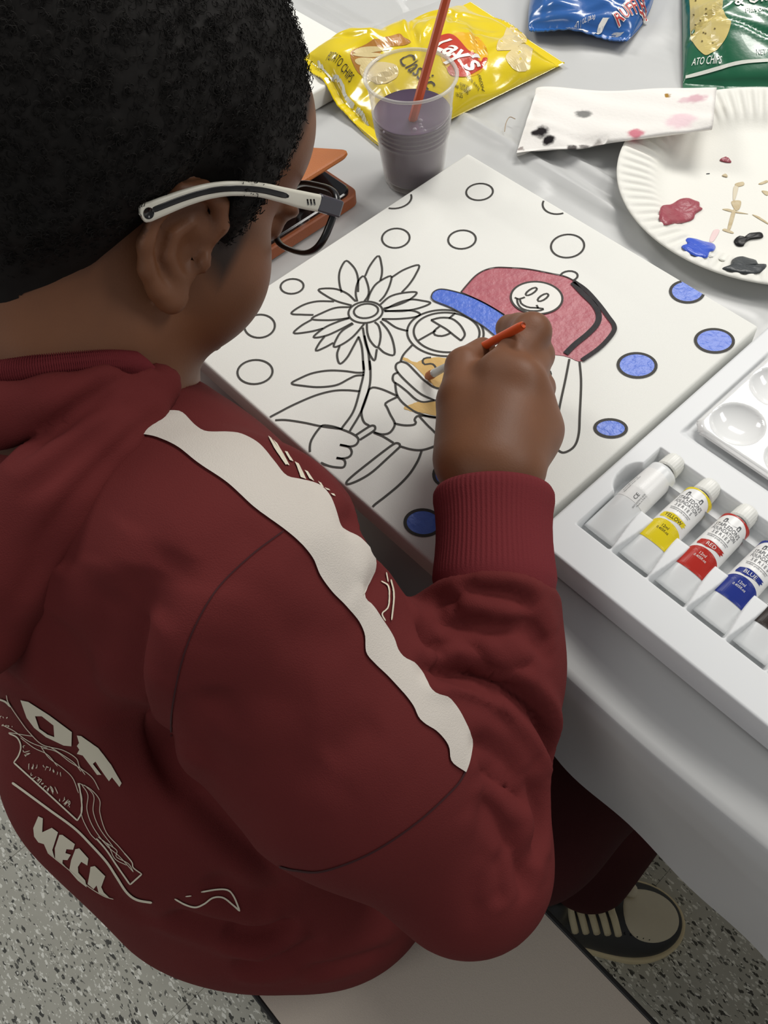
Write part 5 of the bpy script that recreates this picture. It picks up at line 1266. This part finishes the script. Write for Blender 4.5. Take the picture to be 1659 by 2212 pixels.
# ------------------------------------------------------------------ folded paper towel
def towel_mat():
    m, nt, b = new_mat('stained_paper_towel'); L = nt.links.new
    b.inputs['Roughness'].default_value = .9; b.inputs['Specular IOR Level'].default_value = .1
    geo = nt.nodes.new('ShaderNodeNewGeometry'); nz = nt.nodes.new('ShaderNodeTexNoise'); nz.inputs['Scale'].default_value = 120; nz.inputs['Detail'].default_value = 4
    L(geo.outputs['Position'], nz.inputs['Vector'])
    prev = None
    for (px_, py_), r, col, st, stretch in (((1262, 236), .0075, (98, 100, 98), .85, 1), ((1168, 283), .0075, (40, 36, 38), 1, 1), ((1186, 298), .0060, (34, 30, 32), 1, 1), ((1236, 312), .0048, (58, 50, 50), .9, 1), ((1262, 309), .004, (92, 86, 84), .8, 1), ((1372, 291), .0075, (206, 110, 128), .9, 1), ((1468, 268), .013, (232, 200, 208), .8, 1), ((1505, 213), .009, (206, 158, 170), .8, 1), ((1480, 216), .006, (220, 184, 192), .7, 1), ((1443, 202), .0026, (166, 128, 60), 1, 1), ((1128, 316), .003, (110, 90, 86), .7, 1), ((1290, 308), .005, (130, 122, 118), .7, 1)):
        q = atz(px_, py_, .743 + .014 * (px_ - 1115) / 430) * A(1, 1, 0)
        sb = nt.nodes.new('ShaderNodeVectorMath'); sb.operation = 'DISTANCE'; sb.inputs[1].default_value = tuple(q)
        wob = nt.nodes.new('ShaderNodeVectorMath'); wob.operation = 'MULTIPLY_ADD'; wob.inputs[1].default_value = (.010, .010, .0); wob.inputs[2].default_value = (0, 0, 0)
        ad = nt.nodes.new('ShaderNodeVectorMath'); ad.operation = 'ADD'; L(geo.outputs['Position'], ad.inputs[0]); L(nz.outputs['Color'], wob.inputs[0]); L(wob.outputs[0], ad.inputs[1])
        s2 = nt.nodes.new('ShaderNodeVectorMath'); s2.operation = 'SUBTRACT'; s2.inputs[1].default_value = (.005, .005, 0); fl_ = nt.nodes.new('ShaderNodeVectorMath'); fl_.operation = 'MULTIPLY'; fl_.inputs[1].default_value = (1, 1, 0); L(ad.outputs[0], fl_.inputs[0]); L(fl_.outputs[0], s2.inputs[0])
        L(s2.outputs[0], sb.inputs[0])
        mr = nt.nodes.new('ShaderNodeMapRange'); mr.interpolation_type = 'SMOOTHSTEP'; mr.inputs['From Min'].default_value = r * .55; mr.inputs['From Max'].default_value = r * 1.25; mr.inputs['To Min'].default_value = st; mr.inputs['To Max'].default_value = 0
        L(sb.outputs['Value'], mr.inputs['Value'])
        mx = nt.nodes.new('ShaderNodeMix'); mx.data_type = 'RGBA'; mx.inputs[7].default_value = (*lin(col), 1); L(mr.outputs[0], mx.inputs[0])
        if prev is None: mx.inputs[6].default_value = (*lin((238, 235, 230)), 1)
        else: L(prev, mx.inputs[6])
        prev = mx.outputs[2]
    L(prev, b.inputs['Base Color'])
    n2 = nt.nodes.new('ShaderNodeTexNoise'); n2.inputs['Scale'].default_value = 260; L(geo.outputs['Position'], n2.inputs['Vector']); bp = nt.nodes.new('ShaderNodeBump'); bp.inputs['Strength'].default_value = .4; bp.inputs['Distance'].default_value = .0008
    L(n2.outputs['Fac'], bp.inputs['Height']); L(bp.outputs['Normal'], b.inputs['Normal'])
    return m
far = [(1158, 200), (1165, 188), (1250, 192), (1350, 196), (1450, 189), (1548, 190)]; near = [(1116, 328), (1180, 321), (1250, 318), (1330, 306), (1440, 292), (1538, 279)]
zf = [.737, .738, .740, .744, .750, .757]; ns, nl = 60, 26
fr_ = spline([atz(x, y, z) for (x, y), z in zip(far, zf)], ns); nr_ = spline([atz(x, y, z + .005) for (x, y), z in zip(near, zf)], ns)
rows = []
for i in range(ns):
    s = i / (ns - 1); loop = []; op = .010 * math.exp(-(s / .10) ** 2) + .0022
    for k in range(nl):           # top layer, near to far
        t = k / (nl - 1); p = nr_[i] + (fr_[i] - nr_[i]) * t
        lump = .0012 * math.sin(17 * s + 6 * t) * math.sin(9 * t + 3) + .0022 * math.exp(-((t - .12) / .16) ** 2) * (1 + .4 * math.sin(26 * s)) + .004 * math.exp(-((t - .30) / .14) ** 2) * math.exp(-((s - .12) / .15) ** 2)
        te = .46 - .75 * s; lump -= .0030 * (1 / (1 + math.exp((t - te) / .012))) if s < .55 else 0
        loop.append(p + A(0, 0, lump + .0015 * math.sin(math.pi * t)))
    for k in range(nl):           # bottom layer, far to near, folded round at the near edge
        t = 1 - k / (nl - 1); p = nr_[i] + (fr_[i] - nr_[i]) * t
        floorz = TZ + .0016 if np.hypot(p[0] - .207, p[1] - .4685) > .131 else TZ + .0175
        b_ = 1 - math.exp(-t / .05); z = p[2] - op * b_ * (1 - .6 * t) - .0008
        loop.append(A(p[0], p[1], max(z, min(floorz, p[2] - .0006))))
    rows.append(loop)
V = np.array(rows); m2 = nl * 2
Fs = [tuple(x) for x in grid_faces(ns, m2, False, True)] + [tuple(range((ns - 1) * m2, ns * m2))]
tow = obj('paper_towel', mesh_from('paper_towel', V.reshape(-1, 3), Fs), towel_mat()); tag(tow, 'folded white paper towel with black and red paint stains resting on the plate rim', 'paper towel')

# ------------------------------------------------------------------ paint tray
M_TRAY = mat('white_vacuum_plastic', (224, 226, 227), 0.42, spec=.4)
TX0, TX1, TY0, TY1, TTOP, TREC = .3062, .640, .0585, .345, .7535, .7385
def sstep(d, w): return np.clip(.5 + d / w, 0, 1) ** 2 * (3 - 2 * np.clip(.5 + d / w, 0, 1))
TUBX = [.3330 + .0288 * i for i in range(8)]
def tray_z(X, Y):
    z = np.full_like(X, TTOP)
    rec = np.minimum.reduce([X - .3205, .592 - X, Y - .0865, .1712 - Y])
    ov = 1 - np.hypot((X - .3235) / .0098, (Y - .1385) / .0148); ov = ov * .010
    far_ = np.minimum.reduce([X - .3205, .592 - X, Y - .152, .1712 - Y])
    m = sstep(np.maximum(rec, 0 * rec + rec), .0022)
    ribm = np.zeros_like(X)
    for i in range(8):
        xr = TUBX[i] + .0144; t = np.clip((Y - .0865) / (.1225 - .0865), 0, 1); hw_ = .0012 + .0048 * np.sin(t * 1.45) ** 1.1
        rd = np.minimum(hw_ - np.abs(X - xr), .1235 - Y); ribm = np.maximum(ribm, sstep(rd + .0004, .0030))
    z = z - (TTOP - TREC) * m * (1 - ribm)
    z = np.where(far_ > -.001, np.maximum(z, TTOP - .0115 * sstep(far_, .002)), z)
    z = np.minimum(z, TTOP - (TTOP - TREC + .001) * sstep(ov, .0025))
    pal = np.minimum.reduce([X - .3215, .600 - X, Y - .1935, .318 - Y]); z = z - .0022 * sstep(pal, .0025)
    return z
xs = np.concatenate([[TX0 + .0004], np.arange(TX0 + .0012, .50, .00075), np.arange(.50, TX1, .0025)]); ys = np.concatenate([[TY0 + .0004], np.arange(TY0 + .0012, .185, .00075), np.arange(.185, TY1, .0022)])
X, Y = np.meshgrid(xs, ys, indexing='ij'); Z = tray_z(X, Y); nx, ny = X.shape
V = np.stack([X, Y, Z], -1); e = .0006
V[0, :, 2] -= .0005; V[-1, :, 2] -= .0005; V[:, 0, 2] -= .0005; V[:, -1, 2] -= .0005
per = [(i, 0) for i in range(nx)] + [(nx - 1, j) for j in range(1, ny)] + [(i, ny - 1) for i in range(nx - 2, -1, -1)] + [(0, j) for j in range(ny - 2, 0, -1)]
base = V.reshape(-1, 3); ring0 = np.array([V[i, j] for i, j in per]); cxy = A((TX0 + TX1) / 2, (TY0 + TY1) / 2, 0)
ring1 = ring0 + np.sign(ring0 - cxy) * A(0.0006, .0006, 0); ring1 = ring0.copy(); ring1[:, 2] = TTOP - .0012
gx = np.where(ring0[:, 0] < TX0 + .001, -.0005, np.where(ring0[:, 0] > TX1 - .004, .0005, 0)); gy = np.where(ring0[:, 1] < TY0 + .001, -.0005, np.where(ring0[:, 1] > TY1 - .004, .0005, 0))
ring1[:, 0] += gx; ring1[:, 1] += gy; ring2 = ring1.copy(); ring2[:, 2] = TZ + .0012
n0 = len(base); m_ = len(per); pid = [i * ny + j for i, j in per]
Fs = [tuple(x) for x in grid_faces(nx, ny)]
Fs += [(pid[k], n0 + k, n0 + (k + 1) % m_, pid[(k + 1) % m_]) for k in range(m_)] + [(n0 + k, n0 + m_ + k, n0 + m_ + (k + 1) % m_, n0 + (k + 1) % m_) for k in range(m_)]
tray = obj('paint_tray', mesh_from('paint_tray', np.concatenate([base, ring1, ring2]), Fs), M_TRAY)
tag(tray, 'white moulded plastic tray holding the paint tubes at the right table edge', 'tray')
# palette
M_PAL = mat('glossy_white_palette', (238, 239, 238), 0.12, spec=.6, coat=.4)
PX0, PX1, PY0, PY1 = .3235, .545, .1960, .2990
def pal_z(X, Y):
    r = .012; dx = np.maximum(np.maximum(PX0 + r - X, X - (PX1 - r)), 0); dy = np.maximum(np.maximum(PY0 + r - Y, Y - (PY1 - r)), 0)
    ed = r - np.hypot(dx, dy); ed = np.where((dx == 0) & (dy == 0), np.minimum.reduce([X - PX0, PX1 - X, Y - PY0, PY1 - Y]), ed)
    z = .7572 + .0030 * sstep(ed - .0022, .0035) 
    for i in range(5):
        for j in range(2):
            d = np.hypot(X - (.3458 + .0432 * i), Y - (.2190 + .0455 * j)) / .0178
            z = np.where(d < 1, z - .0068 * np.clip(1 - d * d, 0, 1) ** .75, z)
    return z, ed
xs = np.arange(PX0 - .0005, PX1 + .001, .0011); ys = np.arange(PY0 - .0005, PY1 + .001, .0011); X, Y = np.meshgrid(xs, ys, indexing='ij'); Z, ED = pal_z(X, Y)
f = grid_faces(len(xs), len(ys)); keep = (ED.reshape(-1)[f] > -.0002).all(1); f = f[keep]
pal = obj('palette', mesh_from('palette', np.stack([X, Y, Z], -1).reshape(-1, 3), f), M_PAL)
md = pal.modifiers.new('thick', 'SOLIDIFY'); md.thickness = .0016; md.offset = -1
tag(pal, 'glossy white plastic palette with round wells lying on the tray', 'palette')
# tubes
M_TUBE = mat('silver_white_tube', (230, 232, 232), 0.3, spec=.5); M_CAP = mat('white_ridged_cap', (236, 236, 230), 0.4); M_LBL = mat('white_label', (238, 238, 236), 0.35); M_TXT = mat('grey_lettering', (84, 86, 90), .5)
TL0, TLEN = .0925, .0655            # crimp position, length to the shoulder
def tube_shape(x0, zc, tilt=0.0):
    def half(v):
        s = np.clip(v, 0, 1); a = .0118 - .0016 * s; b = .0007 + .0097 * np.clip(s / .62, 0, 1) ** .8; b = np.minimum(b, .0102); return a, np.minimum(b, a)
    def pos(P):
        u, v = P[..., 0], P[..., 1]; a, b = half(v); th_ = u / .0105
        x = a * np.sin(th_); z = b * np.cos(th_)
        zc_ = zc + np.minimum(b, .0102) * .0 + .0 * v
        return np.stack([x0 + x, TL0 + v * TLEN, zc_ - (.0102 - b) * .35 + z], -1)
    def S(P):
        P = np.asarray(P, float); e = 1e-4; p0 = pos(P); du = pos(P + A(e, 0)) - p0; dv = pos(P + A(0, e)) - p0; n = np.cross(du, dv); n /= np.linalg.norm(n, axis=-1, keepdims=True) + 1e-12
        n = np.where(n[..., 2:3] < -.5, -n, n); return p0, n
    return pos, S
names = [None, 'YELLOW', 'RED', 'BLUE', 'BLACK', 'GREEN', 'BROWN', 'WHITE']
cols = [(214, 216, 214), (236, 214, 20), (186, 40, 28), (30, 50, 140), (52, 44, 40), (30, 120, 60), (110, 70, 40), (240, 240, 236)]
lbls = ['worn white paint tube with the label rubbed bare, first in the tray', 'yellow labelled paint tube lying in the tray beside the bare white tube', 'red labelled paint tube lying in the tray between yellow and blue tubes', 'blue labelled paint tube lying in the tray beside the red tube', 'black labelled paint tube at the right edge of the tray row']
for i in range(5):
    zc = TREC + .0108
    t = empty('paint_tube', lbls[i], 'paint tube', (0, 0, 0), 'paint tubes in the tray')
    t.location = (TUBX[i], TL0, TREC)
    def loc(o, t=t):
        o.parent = t; o.matrix_parent_inverse = Matrix.Translation(-Vector(t.location)); return o
    pos, S = tube_shape(TUBX[i], zc)
    vv = np.linspace(0, 1, 30); uu = np.linspace(-math.pi, math.pi, 40, endpoint=False) * .0105
    U, Vv = np.meshgrid(uu, vv, indexing='ij'); P = pos(np.stack([U, Vv], -1)).transpose(1, 0, 2)
    V = P.reshape(-1, 3); Fs = [tuple(x) for x in grid_faces(30, 40, False, True)]
    sh = [(1.0, .0085, .9925), (1.0, .0058, 1.03), (1.0, .0050, 1.06)]; n = len(V)
    cx = np.array([TUBX[i], 0, zc]); rings = []
    for _, r, v in sh: a_ = np.linspace(-math.pi, math.pi, 40, endpoint=False); rings.append(np.stack([TUBX[i] + r * np.sin(a_), np.full(40, TL0 + (v + .012) * TLEN), zc + r * np.cos(a_)], 1))
    V = np.concatenate([V] + rings); Fs = [tuple(x) for x in grid_faces(33, 40, False, True)] + [tuple(range(40))]
    loc(obj('body', mesh_from('body', V, Fs), M_TUBE))
    seg = 72; a_ = np.linspace(0, 2 * math.pi, seg, endpoint=False); rows = []
    for y, r, k in ((.0, .0060, 0), (.0004, .0074, 0), (.0012, .0077, 1), (.0095, .0073, 1), (.0112, .0070, 0), (.0116, .0062, 0)):
        rr = r + .00022 * k * np.cos(a_ * 24); rows.append(np.stack([TUBX[i] + rr * np.cos(a_), np.full(seg, TL0 + TLEN * 1.06 + y), zc + rr * np.sin(a_)], 1))
    loc(obj('cap', mesh_from('cap', np.concatenate(rows), [tuple(x) for x in grid_faces(6, seg, False, True)] + [tuple(range(seg))[::-1], tuple(range(5 * seg, 6 * seg))]), M_CAP))
    def patch(name, loops, mt, off, maxe=.0022):
        sc = A(1, TLEN); v, f = fill_poly([[tuple(A(*p) * sc) for p in l] for l in loops], maxe); return loc(put(name, v / sc, f, S, mt, None, off))
    def line(txt, v, w, h, mt, du=0.0, ang=0.0, bold=0.0, shear=0.):
        V2, F2 = text_mesh(txt, 1.0, shear, bold); x0, x1 = V2[:, 0].min(), V2[:, 0].max(); k = w / (x1 - x0)
        V2 = xf((V2 - A((x0 + x1) / 2, 0)) * A(k, h), (du, 0), ang); V2[:, 1] = V2[:, 1] / TLEN + v; return loc(put('lettering', V2, F2, S, mt, None, .00035))
    ue = .0185
    def arc(v0, b, n=14, rev=False):
        L = [(u, v0 + b * (1 - (u / ue) ** 2)) for u in np.linspace(-ue, ue, n)]; return L[::-1] if rev else L
    if i == 0:
        patch('label', [arc(.46, .0) + arc(.90, .0, rev=True)], M_LBL, .0001)
        for k, (uu_, w) in enumerate(((-.0090, .014), (-.0070, .016))): line('Non-toxic acrylic colour' if k else 'conforms', .62, w, .0016, M_TXT, uu_, math.pi / 2)
        line('CE', .52, .0042, .0036, M_TXT, .0015, math.pi / 2); line('EN71 ASTM D-4236', .50, .012, .0014, M_TXT, .0045, math.pi / 2); line('Made in P.R.C.', .52, .010, .0013, M_TXT, .0060, math.pi / 2)
    else:
        mc = mat('label_%s' % names[i].lower(), cols[i], .3, spec=.5)
        patch('label', [arc(.30, -.02) + arc(1.0, .0, rev=True)], M_LBL, .0001)
        patch('colour_band', [arc(.285, -.03) + arc(.435, .075, rev=True)], mc, .00022)
        patch('colour_band', [[(-ue, 1.0), (-ue, .80)] + [(u, .80 + .185 * (1 - (u / ue) ** 2) ** .5) for u in np.linspace(-ue, ue, 20)] + [(ue, 1.0)]], mc, .00022)
        patch('brush_stroke', [[(-.0095, .545), (-.0085, .585), (-.003, .600), (.004, .595), (.0095, .600), (.008, .585), (.0100, .578), (.0080, .560), (.0090, .548), (.004, .545), (-.002, .525), (-.006, .530), (-.0088, .525)]], mc, .00022)
        tcol = M_WHT if i > 1 else M_DRK
        line(names[i], .563, .0022 * len(names[i]) * .95, .0036, tcol); line('12ml', .445, .0045, .0028, tcol); line('0.405fl.oz', .405, .0085, .0024, tcol)
        line('student grade acrylics', .655, .0145, .0019, M_TXT); line('S E R I E S', .715, .0125, .0036, M_TXT); line('FOUNDATION', .770, .0180, .0042, M_TXT); line("STAPLEDON'S", .828, .0190, .0046, M_TXT)
        for du in (-.0050, .0050):
            patch('emblem', [[(du - .0011, .872), (du - .0011, .918), (du - .0006, .928), (du + .0006, .928), (du + .0011, .918), (du + .0011, .872)], [(du - .0005, .876), (du - .0005, .910), (du + .0005, .910), (du + .0005, .876)]], M_TXT, .0003)
        V2, F2 = flat_ribbon([(u, .876 + .030 * (u / .0048) ** 2) for u in np.linspace(-.0045, .0045, 12)], .0004, 0); loc(put('emblem', V2[:, :2] if False else np.stack([V2[:, 0], V2[:, 1]], 1), F2, S, M_TXT, None, .0003))
        patch('rule', [[(-.008, .672), (.008, .672), (.008, .676), (-.008, .676)]], M_TXT, .0003)

# ------------------------------------------------------------------ crumpled clear wrapper and a loose thread
M_WRAP = clear_mat('clear_wrapper', (235, 236, 236), .06, .05, .9)
g = np.linspace(-1, 1, 44); X, Y = np.meshgrid(g, g, indexing='ij'); Zc = np.zeros_like(X); r5 = np.random.default_rng(5)
for _ in range(26):
    an = r5.uniform(0, 3.14); d = X * math.cos(an) + Y * math.sin(an) - r5.uniform(-.8, .8); Zc += np.abs(d) * r5.uniform(-.014, .014)
Zc = Zc - Zc.min(); Zc *= .030 / Zc.max(); Zc *= np.clip(1.15 - np.hypot(X, Y), .05, 1)
wv = np.stack([X * .062 + .010 * Y, Y * .055, Zc + .001], -1).reshape(-1, 3)
wr_ = obj('clear_wrapper', mesh_from('clear_wrapper', wv, grid_faces(44, 44)), M_WRAP, None, False, (-.285, .452, TZ + .003)); tag(wr_, 'crumpled clear plastic wrapper above the blank canvas', 'wrapper')
P = spline([atz(x, y, TZ + .0062) for x, y in ((1113, 257), (1101, 253), (1093, 266), (1090, 284))], 16); v, f = tube(P, .00035, 6)
th_ = obj('thread', mesh_from('thread', v, f), mat('tan_thread', (168, 146, 116), .8)); tag(th_, 'short loose tan thread on the cloth left of the paper towel', 'thread')

# ------------------------------------------------------------------ sneaker
M_CREAM = mat('cream_leather', (196, 186, 160), .5, noise=.05); M_SBLK = mat('black_leather', (24, 23, 22), .45); M_SOLE = mat('cream_rubber', (206, 190, 150), .6); M_LACE = mat('cream_lace', (206, 194, 160), .8, bump=.5, bscale=900)
heel, toe = A(.387, -.001, 0), A(.527, .129, 0); SD = (toe - heel); SLN = np.linalg.norm(SD); SD = SD / SLN; SR = A(SD[1], -SD[0], 0)
shoe = empty('sneaker', 'cream and black sneaker with thick cream laces on the floor under the bench edge', 'shoe', tuple(heel), rot=(0, 0, math.atan2(SD[1], SD[0])))
LS = SLN + .03                       # local x: heel -> toe, y: left, z: up
def shoe_out(x):                     # half width along the length
    t = np.clip(x / LS, 0, 1); return .031 + .0125 * np.sin(np.clip((t - .25) / .75, 0, 1) * math.pi * .75) 
def upper_sd(p, off=0.0):
    toe_ = ell_sd(p, (LS - .062, 0, .028), (.060, .043, .034)); mid = ell_sd(p, (LS - .105, 0, .036), (.065, .037, .048)); ank = seg_sd(p, A(.045, 0, .030), A(.038, 0, .105), .036, .035); hl_ = ell_sd(p, (.045, 0, .030), (.045, .034, .040))
    d = smin(smin(toe_, mid, .02), smin(ank, hl_, .02), .03); return smax(d - off, -(p[:, 2] - .010), .003)
V, Fq = sdf_mesh(lambda p: upper_sd(p), A(-.02, -.06, 0), A(LS + .02, .06, .16), .0028); obj('upper', mesh_from('upper', relax(V, Fq, 1), Fq), M_SBLK, shoe)
V, Fq = sdf_mesh(lambda p: smax(upper_sd(p, .0014), ell_sd(p, (LS - .050, 0, .050), (.042, .030, .045)), .002), A(LS - .11, -.06, 0), A(LS + .02, .06, .12), .002); obj('toe_box', mesh_from('toe_box', relax(V, Fq, 1), Fq), M_CREAM, shoe)
V, Fq = sdf_mesh(lambda p: smax(smax(smin(ell_sd(p * A(1, 1, 0), (LS - .062, 0, 0), (.066, .048, 1)), ell_sd(p * A(1, 1, 0), (.048, 0, 0), (.052, .039, 1)), .06), p[:, 2] - .024, .004), -p[:, 2], .002), A(-.03, -.07, -.01), A(LS + .03, .07, .05), .0028); obj('sole', mesh_from('sole', relax(V, Fq, 1), Fq), M_SOLE, shoe)
sb_ = BVHTree.FromPolygons([tuple(v) for v in sdf_mesh(lambda p: upper_sd(p), A(-.02, -.06, 0), A(LS + .02, .06, .16), .004)[0]], [tuple(int(i) for i in f) for f in sdf_mesh(lambda p: upper_sd(p), A(-.02, -.06, 0), A(LS + .02, .06, .16), .004)[1]])
def on_shoe(x, y): h = sb_.ray_cast(Vector((x, y, .3)), Vector((0, 0, -1))); return A(*h[0]) if h[0] else A(x, y, .05)
for k in range(5):
    x = LS - .096 - .0125 * k
    P = spline([on_shoe(x + .010, -.026) + A(0, 0, .001), on_shoe(x + .004, -.012) + A(0, 0, .003), on_shoe(x, 0) + A(0, 0, .004), on_shoe(x + .004, .012) + A(0, 0, .003), on_shoe(x + .010, .026) + A(0, 0, .001)], 18); v, f = tube(P, .0040, 8, sx=1.1); obj('lace', mesh_from('lace', v, f), M_LACE, shoe)
for k in range(6):
    p = on_shoe(LS - .086 + .0075 * k, -.024 - .0006 * k); v, f = tube([p + A(0, 0, -.0005), p + A(0, 0, .0022)], .0009, 8); obj('perforation', mesh_from('perforation', v, f), M_SBLK, shoe)
p = on_shoe(LS - .070, .024); bm = bmesh.new(); bmesh.ops.create_uvsphere(bm, u_segments=16, v_segments=10, radius=.0095); bm_obj('lace_toggle', bm, M_CREAM, shoe, True, tuple(p + A(0, 0, .006)))
